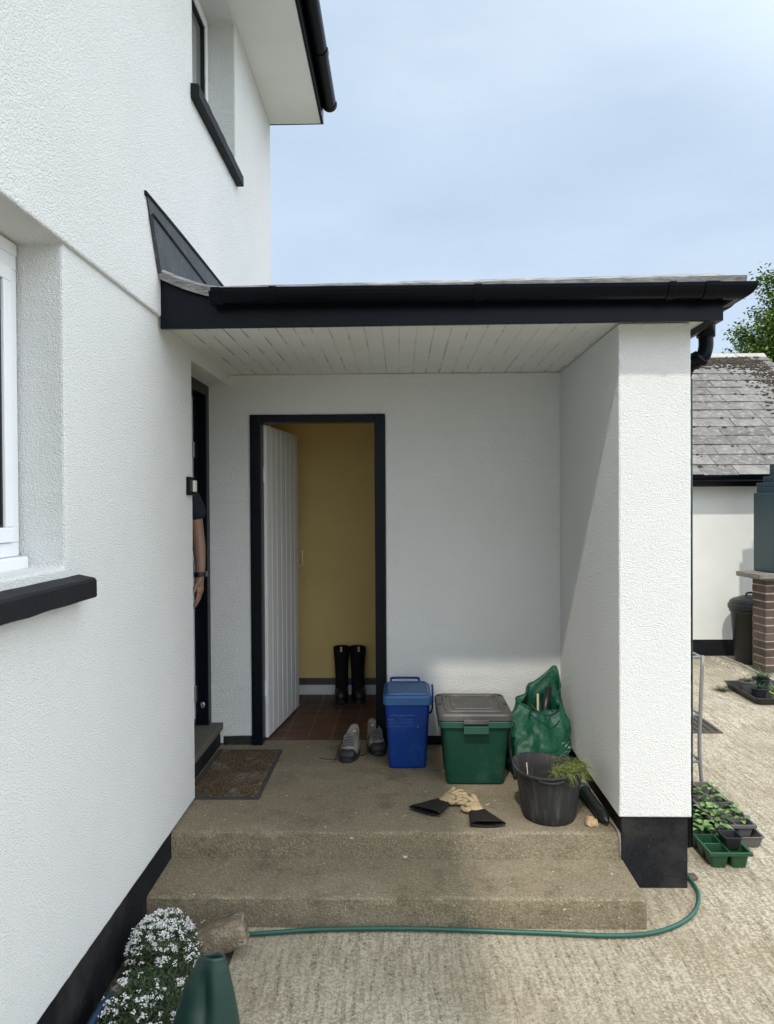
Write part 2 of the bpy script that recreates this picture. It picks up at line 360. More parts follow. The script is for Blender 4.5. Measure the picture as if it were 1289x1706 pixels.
def tag(o, label=None, cat=None, group=None, kind=None):
    if label: o['label'] = label
    if cat: o['category'] = cat
    if group: o['group'] = group
    if kind: o['kind'] = kind
    return o
def thing(name, loc, label, cat, group=None, rz=0):
    o = bpy.data.objects.new(name, None); C.objects.link(o); o.location = loc; o.rotation_euler = (0,0,rz); o.empty_display_size = .1
    OFF[o.name] = Vector(loc); return tag(o, label, cat, group)
def single(o, label, cat, group=None):
    """a thing that is one mesh: put its origin at its base"""
    me = o.data; n = len(me.vertices); co = [0.0]*(3*n); me.vertices.foreach_get('co', co)
    c = Vector((sum(co[0::3])/n, sum(co[1::3])/n, min(co[2::3])))
    me.transform(Matrix.Translation(-c)); o.location = c; OFF[o.name] = Vector(c)
    return tag(o, label, cat, group)
def copy_tree(o, parent=None):
    c = o.copy(); C.objects.link(c)
    if parent: c.parent = parent
    for ch in list(o.children): copy_tree(ch, c)
    return c
def rrect(cx, cy, w, d, r, z, n=5):
    pts = []
    for (sx, sy, a0) in ((1,1,0), (-1,1,90), (-1,-1,180), (1,-1,270)):
        for k in range(n+1):
            a = R(a0 + 90*k/n); pts.append(Vector((cx + sx*(w/2-r) + r*math.cos(a), cy + sy*(d/2-r) + r*math.sin(a), z)))
    return pts
def smooth_path(pts, n=8):
    P = [Vector(p) for p in pts]; P = [2*P[0]-P[1]] + P + [2*P[-1]-P[-2]]; o = []
    for i in range(1, len(P)-2):
        for k in range(n):
            t = k/n; a, b, c, d = P[i-1], P[i], P[i+1], P[i+2]
            o.append(.5*((2*b) + (c-a)*t + (2*a-5*b+4*c-d)*t*t + (3*b-a-3*c+d)*t**3))
    o.append(P[-2]); return o
def cells(mb, us, zs, holes, f):
    """solid slab of cells without inner faces; f(u, side, z) gives the point"""
    idx = {}
    nu, nz = len(us)-1, len(zs)-1
    def solid(i, j):
        if not (0 <= i < nu and 0 <= j < nz): return False
        u = (us[i]+us[i+1])/2; z = (zs[j]+zs[j+1])/2
        return not any(h[0] < u < h[1] and h[2] < z < h[3] for h in holes)
    vs = []; fs = []
    def V(i, s, j):
        k = (i, s, j)
        if k not in idx: idx[k] = len(vs); vs.append(f(us[i], s, zs[j]))
        return idx[k]
    for i in range(nu):
        for j in range(nz):
            if not solid(i, j): continue
            fs.append((V(i,0,j), V(i+1,0,j), V(i+1,0,j+1), V(i,0,j+1)))
            fs.append((V(i,1,j), V(i,1,j+1), V(i+1,1,j+1), V(i+1,1,j)))
            if not solid(i-1, j): fs.append((V(i,0,j), V(i,0,j+1), V(i,1,j+1), V(i,1,j)))
            if not solid(i+1, j): fs.append((V(i+1,0,j), V(i+1,1,j), V(i+1,1,j+1), V(i+1,0,j+1)))
            if not solid(i, j-1): fs.append((V(i,0,j), V(i,1,j), V(i+1,1,j), V(i+1,0,j)))
            if not solid(i, j+1): fs.append((V(i,0,j+1), V(i+1,0,j+1), V(i+1,1,j+1), V(i,1,j+1)))
    mb.add(vs, fs); return mb
def jitter(o, amp, scale, seed=0):
    for v in o.data.vertices:
        p = v.co*scale + Vector((seed, seed*2, 0)); v.co += Vector((noise.noise(p), noise.noise(p+Vector((31,0,0))), noise.noise(p+Vector((0,57,0)))))*amp

XL = -1.089
# ================================================================== SETTING: ground
g = MB().add([(-160,-160,-.012),(160,-160,-.012),(160,160,-.012),(-160,160,-.012)], [(0,1,2,3)]).build('ground', 'grassland'); tag(g, kind='structure')
y = MB().add([(-.69,-8,-.002),(12,-8,-.002),(12,12,-.002),(-.69,12,-.002)], [(0,1,2,3)])
y.add([(-1.5,2.80,-.002),(-.69,2.80,-.002),(-.69,12,-.002),(-1.5,12,-.002)], [(0,1,2,3)])
y = y.build('yard', 'yard'); tag(y, kind='structure')
s_ = MB()
for i in range(30):
    for j in range(6):
        def P(a, b):
            xx = -1.11 + .43*b/6; yy = -1.0 + 3.82*a/30
            return (xx, yy, .008 + .012*noise.noise(Vector((xx*9, yy*9, 0))))
        s_.add([P(i,j), P(i+1,j), P(i+1,j+1), P(i,j+1)], [(0,1,2,3)])
s_ = s_.build('flower_bed', 'soil', smooth=True); tag(s_, kind='structure')

# ================================================================== HOUSE
H0 = thing('house', (XL, 2, 0), 'tall white roughcast house on the left with black plinth and black window sills', 'house')
def fine(a, st=.03, lo=.9):
    o = []
    for p, q in zip(a, a[1:]):
        if p < -1: o.append(p); continue
        n = max(1, round((q-p)/st)); o += [p+(q-p)*k/n for k in range(n)]
    return o + [a[-1]]
def rough(x, yy, z, am=.0022):
    v = Vector((x*3, yy*34, z*34)); return (x + am*.2*noise.noise(v), yy + am*noise.noise(v+Vector((9,0,0))), z + am*noise.noise(v+Vector((0,9,0))))
w_ = MB()
low = [(1.0, 2.274, 1.60, 2.66), (3.683, 4.53, .1, 2.56)]
cells(w_, fine([-6, 1.0, 2.274, 3.683, 4.53, 5.92]), fine([.262, 1.60, 2.56, 2.66]), low, lambda u, s, z: rough(XL if s == 0 else -1.375, u, z))
up = [(3.69, 4.656, 3.98, 4.965)]
cells(w_, fine([-6, 3.69, 4.656, 5.92]), fine([2.648, 3.98, 4.965, 5.02]), up, lambda u, s, z: rough(-1.074 if s == 0 else -1.389, u, z))
w_.box(-7.0, -1.39, 5.62, 5.92, .0, 5.0); w_.box(-7.0, -1.39, -6, -5.7, 0, 5.0); w_.box(-7.3, -7.0, -6, 5.92, 0, 5.0)
for yy in (-6, 5.62):   # gables
    w_.add([(-7.3,yy,5.0),(-1.1,yy,5.0),(-4.2,yy,7.1),(-7.3,yy+.3,5.0),(-1.1,yy+.3,5.0),(-4.2,yy+.3,7.1)], [(0,1,2),(3,5,4),(0,2,5,3),(1,4,5,2)])
w_.build('wall', 'render', H0, bevel=.008, seg=2)
p_ = MB()
p_.box(-1.37, -1.100, -6, 3.69, 0, .262).box(-1.37, -1.100, 4.535, 5.915, 0, .262).box(-1.37, -1.172, 3.69, 4.535, 0, .358)
p_.build('plinth', 'black', H0, bevel=.006)
i_ = MB().box(-7, -1.39, -5.7, 5.6, .30, .44).box(-7, -1.39, -5.7, 5.6, 2.62, 2.8).box(-2.9, -2.8, -5.7, 5.6, .44, 2.62)
i_.build('interior', 'dark', H0)
# eaves
MB().box(-1.073, -.650, -6.1, 5.925, 4.975, 5.0).build('soffit', 'smooth_white', H0)
MB().box(-.650, -.628, -6.1, 5.93, 4.968, 5.16).box(-1.09, -.6505, 5.9255, 5.938, 4.972, 5.16).build('fascia', 'blackgloss', H0, bevel=.003)
def slab(mb, a, b, y0, y1, t):
    (x0, z0), (x1, z1) = a, b
    return mb.add([(x0,y0,z0),(x1,y0,z1),(x1,y0,z1+t),(x0,y0,z0+t),(x0,y1,z0),(x1,y1,z1),(x1,y1,z1+t),(x0,y1,z0+t)],
                  [(0,1,2,3),(4,7,6,5),(0,4,5,1),(1,5,6,2),(2,6,7,3),(3,7,4,0)])
r_ = MB(); slab(r_, (-.58, 5.13), (-4.2, 7.45), -6.15, 5.99, .03); slab(r_, (-7.9, 5.13), (-4.201, 7.45), -6.15, 5.99, .03)
r_.build('roof', 'slate', H0)
def gutter(mb, path, out, r=.056, t=.005):
    """half-round channel; path of points at rim height, out = unit vectors across"""
    rings = []
    for p, o in zip(path, out):
        p = Vector(p); o = Vector(o); ring = []
        for k in range(13):
            a = math.pi*k/12; ring.append(p + o*(-r*math.cos(a)) + Vector((0,0,-r*1.08*math.sin(a))))
        for k in range(12, -1, -1):
            a = math.pi*k/12; ring.append(p + o*(-(r-t)*math.cos(a)) + Vector((0,0,-(r-t)*1.08*math.sin(a))))
        rings.append(ring)
    return mb.loft(rings)
gu = MB(); gutter(gu, [(-.572, -6.1, 5.105), (-.572, 5.86, 5.105)], [(1,0,0)]*2)
gu = gu.build('gutter', 'plastic_black', H0, smooth=False, bevel=.001)
for yy in (5.18, 4.5, 3.9, 2.0):
    c_ = MB(); gutter(c_, [(-.572, yy-.035, 5.106), (-.572, yy+.035, 5.106)], [(1,0,0)]*2, r=.062); c_.build('gutter_clip', 'plastic_black', gu)
c_ = MB(); c_.loft([[Vector((-.572 - .063*math.cos(math.pi*k/12)*q, yy, 5.108 - .066*math.sin(math.pi*k/12)*q)) for k in range(13)] for yy, q in ((5.84,1),(5.885,1),(5.89,.95))])
c_.build('gutter_stop', 'plastic_black', gu, bevel=.002)
# windows
def window(parent, y0, y1, z0, z1, x, glass='darkglass', mull=True):
    f = MB(); d = .06
    def frame(a0, a1, b0, b1, w, xa, xb):
        f.box(xb, xa, a0, a1, b0, b0+w); f.box(xb, xa, a0, a1, b1-w, b1)
        f.box(xb, xa, a0, a0+w, b0+w, b1-w); f.box(xb, xa, a1-w, a1, b0+w, b1-w)
    frame(y0, y1, z0, z1, .045, x, x-d)
    if mull:
        m = (y0+y1)/2
        f.box(x-d, x, m-.025, m+.025, z0+.045, z1-.045)
        frame(y0+.047, m-.027, z0+.047, z1-.047, .048, x+.012, x-d+.004); frame(m+.027, y1-.047, z0+.047, z1-.047, .048, x+.012, x-d+.004)
        panes = [(y0+.095, m-.075), (m+.075, y1-.095)]
    o = f.build('window', 'upvc', parent, bevel=.004)
    for a, b in panes:
        MB().box(x-.030, x-.024, a-.002, b+.002, z0+.092, z1-.092).build('pane', glass, o)
        q = MB()
        for (c0, c1, e0, e1) in ((a, a+.008, z0+.095, z1-.095), (b-.008, b, z0+.095, z1-.095), (a+.008, b-.008, z0+.095, z0+.103), (a+.008, b-.008, z1-.103, z1-.095)):
            q.box(x-.0235, x+.002, c0, c1, e0, e1)
        q.build('gasket', 'gasket', o)
    return o
wl = window(H0, 1.005, 2.262, 1.640, 2.60, -1.233)
MB().box(-1.30, -1.205, 1.002, 2.268, 1.598, 1.639).build('sill_trim', 'upvc', wl, bevel=.006)
MB().box(-1.30, -1.233, 1.002, 2.268, 2.6005, 2.642).build('head_trim', 'upvc', wl, bevel=.004)
window(H0, 3.70, 4.650, 4.0, 4.962, -1.247, 'reflectiontint')
def sill(parent, y0, y1, xin, xout, zt_in, zt_out, th, n=40):
    mb = MB(); rings = []
    for i in range(n+1):
        yy = y0 + (y1-y0)*i/n; j = lambda s: .0025*noise.noise(Vector((yy*9, s, 0)))
        rings.append([(xin, yy, zt_in+j(1)), (xout-.008, yy, zt_out+.002+j(2)), (xout+j(3), yy, zt_out-.006+j(2)), (xout+j(4), yy, zt_out-th+.004), (xout-.005, yy, zt_out-th+j(5)), (xin, yy, zt_out-th+j(5))])
    mb.loft(rings); return mb.build('window_sill', 'sill', parent, bevel=.0)
sill(H0, .90, 2.368, -1.26, -1.028, 1.605, 1.556, .064)
sill(H0, 3.655, 4.685, -1.25, -1.028, 4.0, 3.972, .068)
# side doorway of the house
MB().box(-1.305, -1.227, 4.452, 4.521, .405, 2.56).box(-1.305, -1.227, 3.688, 3.755, .405, 2.56).box(-1.305, -1.227, 3.755, 4.452, 2.49, 2.559).build('door_frame', 'blackgloss', H0, bevel=.003)
dl = MB().box(-2.08, -1.309, 4.404, 4.448, .45, 2.485).build('door', 'upvc', H0, bevel=.003); dl['label'] = 'white door leaf opened inwards'
for z in (.56, 1.35, 2.1): MB().box(-1.3085, -1.296, 4.42, 4.449, z, z+.10).build('hinge', 'steel', dl, bevel=.003)
st = MB(); st.box(-1.33, -1.150, 3.686, 4.521, .360, .404); st.build('doorstep', 'slabstone', H0, bevel=.008, seg=3)
pl = MB()  # patch of worn paint with a bolt plate low on the black frame
pl.lathe([(.0,0),(.012,0),(.014,.004),(.008,.007),(0,.007)], (0,0,0), 14)
pl.v = [(-1.262+p[0], 4.451-p[2], .535+p[1]*1.5) for p in pl.v]; pl.build('bolt_plate', 'steel', H0)
db = MB().box(-1.0885, -1.070, 3.568, 3.668, 1.852, 1.945).build('doorbell', 'blackgloss', H0, bevel=.004)
MB().box(-1.0698, -1.060, 3.618, 3.664, 1.870, 1.928).build('button', 'ivory', db, bevel=.002)

# ================================================================== PORCH EXTENSION
P0 = thing('porch', (0, 4.5, 0), 'white roughcast porch extension with flat roof, black fascia and open store doorway', 'porch')
YB = 4.524; YP = 3.305
b_ = MB()
cells(b_, [-1.24] + fine([-.999, -.965, -.10, 1.20]), fine([.312, 2.375, 2.634]), [(-.965, -.10, 0, 2.375)], lambda u, s, z: (lambda q: (q[0], q[1], q[2] if z < 2.63 else z))(rough(u, YB if s == 0 else YB+.10, z)))
cells(b_, fine([YP, 5.92]), fine([.334, 2.630], .02), [], lambda u, s, z: ((1.343 if s else 1.010) + ((.002*noise.noise(Vector((s*5, 2, z*30))) if u < YP+.001 else 0)) + (.003 if s else -.003)*math.exp(-(z-.334)/.05), u, z + (.0025*noise.noise(Vector((s*5, u*30, 3))) if z < .335 else 0)))
b_.box(-1.07, 1.009, 5.755, 5.915, .3, 2.63)
b_.build('wall', 'render', P0, bevel=.008)
for q in ((-1.155, -.966, YB+.003, YB+.09, .15, .3115), (-.099, 1.02, YB+.010, YB+.09, .15, .3115), (1.022, 1.331, YP+.012, 5.91, -.02, .3335)):
    MB().box(*q).build('plinth', 'black', P0, bevel=.006)
# ceiling boards with open joints
c_ = MB(); bw = .0835; x = XL
while x < 1.408:
    x1 = min(x+bw, 1.408); c_.loft([[Vector(q) for q in ((x+.0003, yy, 2.6362), (x+.0030, yy, 2.635), (x1-.0030, yy, 2.635), (x1-.0003, yy, 2.6362), (x1-.0003, yy, 2.650), (x+.0003, yy, 2.650))] for yy in (3.191, 4.60)]); x += bw
c_.box(XL, 1.408, 3.191, 4.60, 2.651, 2.66)
c_.build('ceiling', 'ceiling', P0)
ZF = 2.594
def curve_z(x):    # underside of the felt: sweeps up against the house wall
    t = max(0.0, min(1.0, (-.80 - x)/.29)); return 2.760 + .012*(x+1.09)/2.5 + .098*t**1.45
f_ = MB(); xs = [XL+.012 + .02*k for k in range(14)] + [-.75, 0, .7, 1.43]
f_.loft([[Vector((x, 3.170, ZF + .010*(x+1.09)/2.5)), Vector((x, 3.170, curve_z(x))), Vector((x, 3.190, curve_z(x))), Vector((x, 3.190, ZF + .010*(x+1.09)/2.5))] for x in xs])
f_.box(1.410, 1.430, 3.1905, 5.93, 2.604, 2.765)
f_.build('fascia', 'blackgloss', P0, bevel=.002)
# roof covering: one felt sheet that laps the front edge and curls up at the wall
ro = MB(); rings = []
xs = [-1.073 + .02*k for k in range(15)] + [-.7 + .1*k for k in range(22)] + [1.505, 1.515]
for x in xs:
    z = curve_z(x) + .004*min(1, max(0, (x+1.09)/.4)) - .002 + .020*max(0, (x+.8)/2.3); wob = .003*noise.noise(Vector((x*6, 0, 0)))
    dz = 0 if x < 1.5 else -.03
    rings.append([Vector((x, 3.142+wob, curve_z(x)-.040+wob)), Vector((x, 3.128+wob, z-.004+wob)), Vector((x, 3.150, z+.012+wob+dz)), Vector((x, 3.30, z+.010+dz)), Vector((x, 5.96, z+.010+dz)), Vector((x, 5.96, z-.03)), Vector((x, 3.25, z-.012)), Vector((x, 3.165, z-.010))])
ro.loft(rings); ro.build('roof', 'felt', P0, smooth=False)
# flashing up the house wall in two lapped strips, black bead on top
fl = MB()
def strip(pts, x0, x1):
    n = len(pts); fl.add([(x0, a, b) for a, b in pts] + [(x1, a, b) for a, b in pts], [tuple(range(n)), tuple(range(2*n-1, n-1, -1))] + [(i, n+i, n+(i+1) % n, (i+1) % n) for i in range(n)])
strip([(3.13, 2.83), (3.02, 3.045), (4.5, 2.965), (5.9, 2.93), (5.9, 2.76), (3.2, 2.80)], -1.073, -1.055)
strip([(3.035, 3.02), (2.99, 3.115), (5.9, 3.115), (5.9, 2.92), (4.5, 2.950)], -1.073, -1.066)
MB().tube([(-1.053, 3.022, 3.044), (-1.054, 3.5, 3.02), (-1.054, 4.5, 2.966), (-1.054, 5.9, 2.935)], .0065, 8).build('seam_shadow', 'black', P0)  # black bead stands in for the shadow gap between the lapped strips
fo = fl.build('flashing', 'felt_dark', P0, bevel=.002); fo.data.polygons.foreach_set('use_smooth', [False]*len(fo.data.polygons))
MB().tube(smooth_path([(-1.070, 2.975, 3.118), (-1.068, 3.5, 3.121), (-1.069, 4.3, 3.118), (-1.068, 5.9, 3.12)], 6), .010, 8).build('sealant', 'black', P0)
# rainwater goods
G = MB(); gz = 2.742
gutter(G, [(-.815, 3.112, gz), (1.474, 3.112, gz), (1.474, 5.9, gz-.004)], [(0,-1,0), Vector((1,-1,0)), (1,0,0)])
G = G.build('gutter', 'plastic_black', P0, bevel=.001)
def clip(pos, along, r=.063, L_=.035):
    mb = MB(); p = Vector(pos); a = Vector(along); o = Vector((0,-1,0)) if abs(a.x) > .5 else Vector((1,0,0))
    gutter(mb, [p-a*L_, p+a*L_], [o]*2, r=r, t=.008); mb.build('gutter_bracket', 'plastic_black', G, bevel=.002)
for xx in (-.55, .335, 1.165): clip((xx, 3.112, gz+.002), (1,0,0), L_=.016)
clip((1.335, 3.112, gz+.002), (1,0,0), r=.062, L_=.03); clip((1.474, 3.30, gz+.002), (0,1,0), r=.062, L_=.04); clip((1.474, 4.2, gz), (0,1,0), L_=.016)
clip((-.80, 3.112, gz+.001), (1,0,0), r=.060, L_=.02)
clip((-.80, 3.112, gz-.012), (1,0,0), r=.050, L_=.03)
D = MB()
D.lathe([(.040, 0), (.043, .004), (.043, .05), (.050, .09)], (1.474, 3.455, 2.595), 24)
D.tube(smooth_path([(1.474,3.455,2.66),(1.474,3.455,2.60),(1.474,3.455,2.55),(1.460,3.455,2.505),(1.43,3.46,2.480),(1.402,3.475,2.465),(1.385,3.49,2.42),(1.380,3.495,2.36)], 5), .034, 18)
D.tube([(1.3885,3.49,2.40),(1.3885,3.49,.12)], .034, 18)
D.lathe([(.034,0),(.039,0),(.039,.05),(.034,.05)], (1.380,3.495,2.33), 20)
D.obox((1.435,3.46,2.49), (.008,.040,.040), Matrix.Rotation(R(-45), 3, 'Y'))
D = D.build('downpipe', 'plastic_black', P0, smooth=True)
for z in (2.1, 1.2, .4): MB().box(1.340, 1.380, 3.455, 3.535, z, z+.025).build('pipe_bracket', 'plastic_black', D, bevel=.003)
# store doorway
MB().box(-.965, -.897, YB-.012, YB+.098, .257, 2.375).box(-.168, -.10, YB-.012, YB+.098, .257, 2.375).box(-.897, -.168, YB-.012, YB+.098, 2.328, 2.375).build('door_frame', 'blackgloss', P0, bevel=.003)
ang = .135
dd = MB(); hx, hy = -.922, 4.628
ca, sa = math.sin(ang), math.cos(ang)       # along the leaf (x, y)
def D2(u, v): return (hx + ca*u + sa*v, hy + sa*u - ca*v)   # v = towards the opening
nb = 7; W = .745; gw = W/nb
prof = []
for k in range(nb):
    a = k*gw; prof += [(a+.0008, .0385), (a+.003, .0405), (a+.011, .0405), (a+.0125, .0392), (a+.015, .0392), (a+.0165, .0405), (a+gw-.003, .0405), (a+gw-.0002, .0385)]
ring = [(0, 0)] + prof + [(W, 0)]
dd.loft([[Vector((*D2(u, v), z)) for u, v in ring] for z in (.272, 2.322)])
dd = dd.build('door', 'gloss_white', P0); dd['label'] = 'white boarded store door, opened inwards'
hd = MB(); q = [(W-.045, .041), (W-.045, .085), (W-.045, .085), (W-.045, .041)]; zs = [1.34, 1.345, 1.455, 1.46]
hd.tube(smooth_path([(*D2(W-.045, .041), 1.34), (*D2(W-.045, .078), 1.343), (*D2(W-.045, .086), 1.36), (*D2(W-.045, .086), 1.44), (*D2(W-.045, .078), 1.457), (*D2(W-.045, .041), 1.46)], 5), .0065, 10)
hd.build('door_handle', 'brass', dd, smooth=True)
for z in (.55, 1.95): MB().tube([(-.900, 4.617, z), (-.900, 4.617, z+.10)], .009, 10).build('hinge', 'gloss_white', dd)
MB().box(-1.06, 1.005, 4.625, 5.753, .20, .2575).build('floor', 'tiles', P0)
MB().box(-1.06, 1.005, 5.735, 5.754, .2576, 2.63).box(-1.08, -1.061, 4.626, 5.73, .2576, 2.63).box(1.0, 1.009, 4.626, 5.73, .2576, 2.63).box(-1.06, 1.0, 4.626, 5.734, 2.60, 2.634).build('inner_wall', 'yellow', P0)
MB().box(-1.058, .998, 5.715, 5.7345, .2577, .340).build('skirting', 'gloss_white', P0, bevel=.004)
MB().box(-1.058, .998, 5.705, 5.7345, .3405, .392).build('skirting_trim', 'pipegrey', P0, bevel=.006)

# ================================================================== STEPS
st0 = MB()
def step_block(x0, x1, prof, n=90, seed=0):
    rings = []
    for i in range(n+1):
        x = x0 + (x1-x0)*i/n; ring = []
        for k, (yy, z, a) in enumerate(prof):
            e = noise.noise(Vector((x*7, k*.6, seed)))*a + noise.noise(Vector((x*28, k, seed+5)))*a*.4
            ring.append(Vector((x, yy - e, z + e*.8)))
        rings.append(ring)
    st0.loft(rings)
step_block(-1.098, 1.027, [(2.990,-.05,.001),(2.991,.05,.004),(2.991,.100,.005),(2.9925,.117,.0055),(2.998,.1235,.005),(3.008,.126,.003),(3.035,.1265,.0015),(3.2,.127,.001),(3.34,.129,0),(3.34,-.05,0)], seed=1)
step_block(-1.098, 1.0205, [(3.318,.10,.001),(3.319,.17,.004),(3.3195,.228,.005),(3.321,.245,.0055),(3.326,.2525,.005),(3.337,.255,.003),(3.37,.255,.001),(3.62,.255,0),(3.70,.255,0),(3.70,.0,0)], seed=9)
st0.box(-1.171, 1.0205, 3.6999, 4.624, 0, .2551)
tag(single(st0.build('porch_steps', 'step'), 'two broad worn concrete steps and landing under the white porch', 'steps'), kind=None)

# ================================================================== THINGS ON THE LANDING
ZL = .2555
# doormat
DM = thing('doormat', (-.94, 4.05, ZL), 'brown pile doormat with dark rubber edge below the side doorstep', 'doormat')
mb = MB(); mb.loft([rrect(-.955, 4.052, .405, .745, .004, z) for z in (ZL, ZL+.006)]); mb.build('edge', 'rubber', DM)
mb = MB(); n1_, n2_ = 36, 64
for i in range(n1_):
    for j in range(n2_):
        def P(a, b):
            xx = -1.135 + .360*a/n1_; yy = 3.705+.692*b/n2_
            e = min(a, n1_-a, b, n2_-b); return (xx, yy, ZL + .0065 + (0 if e == 0 else .0035 + .0035*noise.noise(Vector((xx*30, yy*30, 0)))))
        mb.add([P(i,j), P(i+1,j), P(i+1,j+1), P(i,j+1)], [(0,1,2,3)])
mb.build('pile', 'coir', DM)

# blue recycling caddy
cx, cy = .030, 4.255
BC = thing('recycling_caddy', (cx, cy, ZL), 'tall blue plastic recycling caddy with paler lid beside the black door frame', 'recycling bin')
mb = MB(); mb.loft([rrect(cx, cy, w, d, r, z) for w, d, r, z in ((.205,.255,.02,ZL),(.217,.268,.025,ZL+.008),(.262,.300,.022,ZL+.345),(.262,.300,.022,ZL+.36),(.25,.29,.02,ZL+.362))])
b = mb.build('bin_body', 'blue', BC, smooth=False, bevel=.002)
mb = MB(); mb.loft([rrect(cx, cy, w, d, r, z) for w, d, r, z in ((.276,.314,.022,ZL+.350),(.284,.320,.026,ZL+.354),(.284,.320,.026,ZL+.392),(.276,.312,.03,ZL+.402),(.256,.286,.03,ZL+.404),(.244,.272,.03,ZL+.416),(.228,.252,.03,ZL+.419),(.215,.240,.03,ZL+.414))])
lid = mb.build('lid', 'bluelid', BC, bevel=.002, smooth=False)
mb = MB(); mb.tube(smooth_path([(cx-.098, cy+.150, ZL+.395), (cx-.098, cy+.158, ZL+.420), (cx-.085, cy+.160, ZL+.429), (cx+.06, cy+.160, ZL+.429), (cx+.075, cy+.158, ZL+.420), (cx+.075, cy+.150, ZL+.395)], 4), .007, 8)
mb.build('lid_handle', 'blue', BC, smooth=True); mb = MB()
mb.tube(smooth_path([(cx+.135, cy-.02, ZL+.27), (cx+.150, cy-.02, ZL+.30), (cx+.153, cy-.01, ZL+.40), (cx+.150, cy, ZL+.43)], 4), .006, 8)
mb.build('carry_handle', 'blue', BC, smooth=True)
mb = MB(); random.seed(3)
def face_y(z): t = (z-ZL-.008)/.337; return cy - (.268+(.300-.268)*t)/2
for (x0, x1, z, h, lo, hi) in ((-.055,.085,.292,.006,.008,.018),(-.075,-.045,.268,.005,.010,.02),(.035,.075,.268,.005,.01,.02),(-.07,-.02,.254,.003,.005,.012),(.0,.028,.254,.003,.006,.012),(.04,.07,.256,.004,.006,.012),(-.07,-.03,.245,.003,.005,.012),(.04,.08,.245,.003,.006,.012),(-.075,.0,.232,.004,.006,.014),(.015,.085,.234,.003,.01,.02)):
    x = x0
    while x < x1:
        w = random.uniform(lo, hi); zz = ZL+z
        mb.box(cx-.036+.036*0+x-.005, cx+x-.041+w, face_y(zz)-.0012, face_y(zz)+.004, zz, zz+h); x += w+.004
mb.box(cx+.055, cx+.067, face_y(ZL+.23)-.0015, face_y(ZL+.23)+.004, ZL+.228, ZL+.24)
mb.build('print', 'print', b)
BC.scale = (1.0, 1.0, 1.07)

# green box with grey lid
gx, gy = .400, 4.062
GB = thing('green_recycling_box', (gx, gy, ZL), 'dark green plastic box with weathered grey clip-on lid', 'storage box')
mb = MB(); mb.loft([rrect(gx, gy, w, d, r, z) for w, d, r, z in ((.305,.345,.025,ZL),(.318,.36,.03,ZL+.01),(.365,.395,.028,ZL+.315),(.37,.40,.028,ZL+.32))])
mb.build('box_body', 'greenbox', GB, bevel=.002)
mb = MB(); mb.loft([rrect(gx, gy, w, d, r, z) for w, d, r, z in ((.372,.402,.028,ZL+.305),(.405,.430,.035,ZL+.312),(.405,.430,.035,ZL+.342),(.398,.425,.035,ZL+.346))])
mb.box(gx-.068, gx+.068, gy-.247, gy-.2155, ZL+.290, ZL+.330)
mb.build('rim', 'greenrim', GB, bevel=.003)
mb = MB(); mb.loft([rrect(gx, gy, w, d, r, z) for w, d, r, z in ((.40,.425,.035,ZL+.347),(.412,.436,.04,ZL+.350),(.412,.436,.04,ZL+.376),(.400,.424,.045,ZL+.386),(.335,.350,.04,ZL+.387),(.325,.338,.04,ZL+.394),(.300,.310,.035,ZL+.394),(.292,.302,.035,ZL+.386),(.250,.235,.03,ZL+.386),(.240,.226,.03,ZL+.392),(.236,.222,.03,ZL+.392))])
l = mb.build('lid', 'greylid', GB, bevel=.002)
MB().box(gx-.068, gx+.068, gy-.243, gy-.2185, ZL+.340, ZL+.362).build('clip', 'greylid', l, bevel=.003)
mb = MB()
for sx, sy in ((-.180,.17),(.180,.17),(-.185,-.02),(.185,-.02)): MB().box(gx+sx-.011, gx+sx+.011, gy+sy-.01, gy+sy+.01, ZL+.3865, ZL+.389).build('lid_slot', 'trayblack', l)

GB.scale = (1, 1, 1.035)
# green garden waste sack slumped in the corner
BG = thing('garden_sack', (.78, 4.18, ZL), 'slumped green woven garden waste sack with open mouth, leaning into the porch corner', 'garden sack')
mb = MB(); nA, nU = 80, 40
def bagpt(a, u, inner=False):
    c, s = math.cos(a), math.sin(a)       # s=+1 back, s=-1 front
    da = math.atan2(math.sin(a-R(58)), math.cos(a-R(58)))
    peak = math.exp(-(da/.50)**2); ledge = math.exp(-(math.atan2(math.sin(a-R(150)), math.cos(a-R(150)))/.80)**2)
    side = max(0, 1-abs(da)/1.75)
    front = max(0, -s)
    zt = .325 + .055*peak + .155*side + .045*ledge - .012*front
    z = u*zt
    bul = 1.06 + .14*math.sin(math.pi*min(1, u*1.1)) - .38*u**1.8
    rx, ry = .172*bul, .165*bul
    fold = .022*math.sin(a*5+u*5)*(.3+u*.7)*(1-peak*.6) + .020*noise.noise(Vector((c*2.2, s*2.2, u*3.2+3))) + .020*noise.noise(Vector((c*5, s*5, u*7)))
    x = .775 + (rx+fold)*c + .055*u; y = 4.165 + (ry+fold)*s + .10*u**1.3
    if peak > .02: x += .06*peak*u**2; y += .06*peak*u**2
    sag = max(0, math.cos(a-R(270)))*max(0, (u-.55)/.45)
    y += .03*sag
    x = min(x, .985 + .004*c); y = min(y, 4.510 + .003*s)
    if inner: x = .79 + (x-.79)*.955; y = 4.2 + (y-4.2)*.955
    return Vector((x, y, ZL+.003+z))
rings = [[bagpt(2*math.pi*k/nA, j/nU) for k in range(nA)] for j in range(nU+1)]
rings += [[bagpt(2*math.pi*k/nA, j/nU, True) for k in range(nA)] for j in range(nU, 7, -2)]
mb.loft(rings); bo = mb.build('sack_body', 'bag', BG, smooth=True)
mb = MB(); mb.tube([bagpt(2*math.pi*k/nA, 1.0)*1.0+Vector((0,0,.001)) for k in range(0, nA+1, 2)], .0035, 6); mb.build('hem', 'bag', BG, smooth=True)
mb = MB()
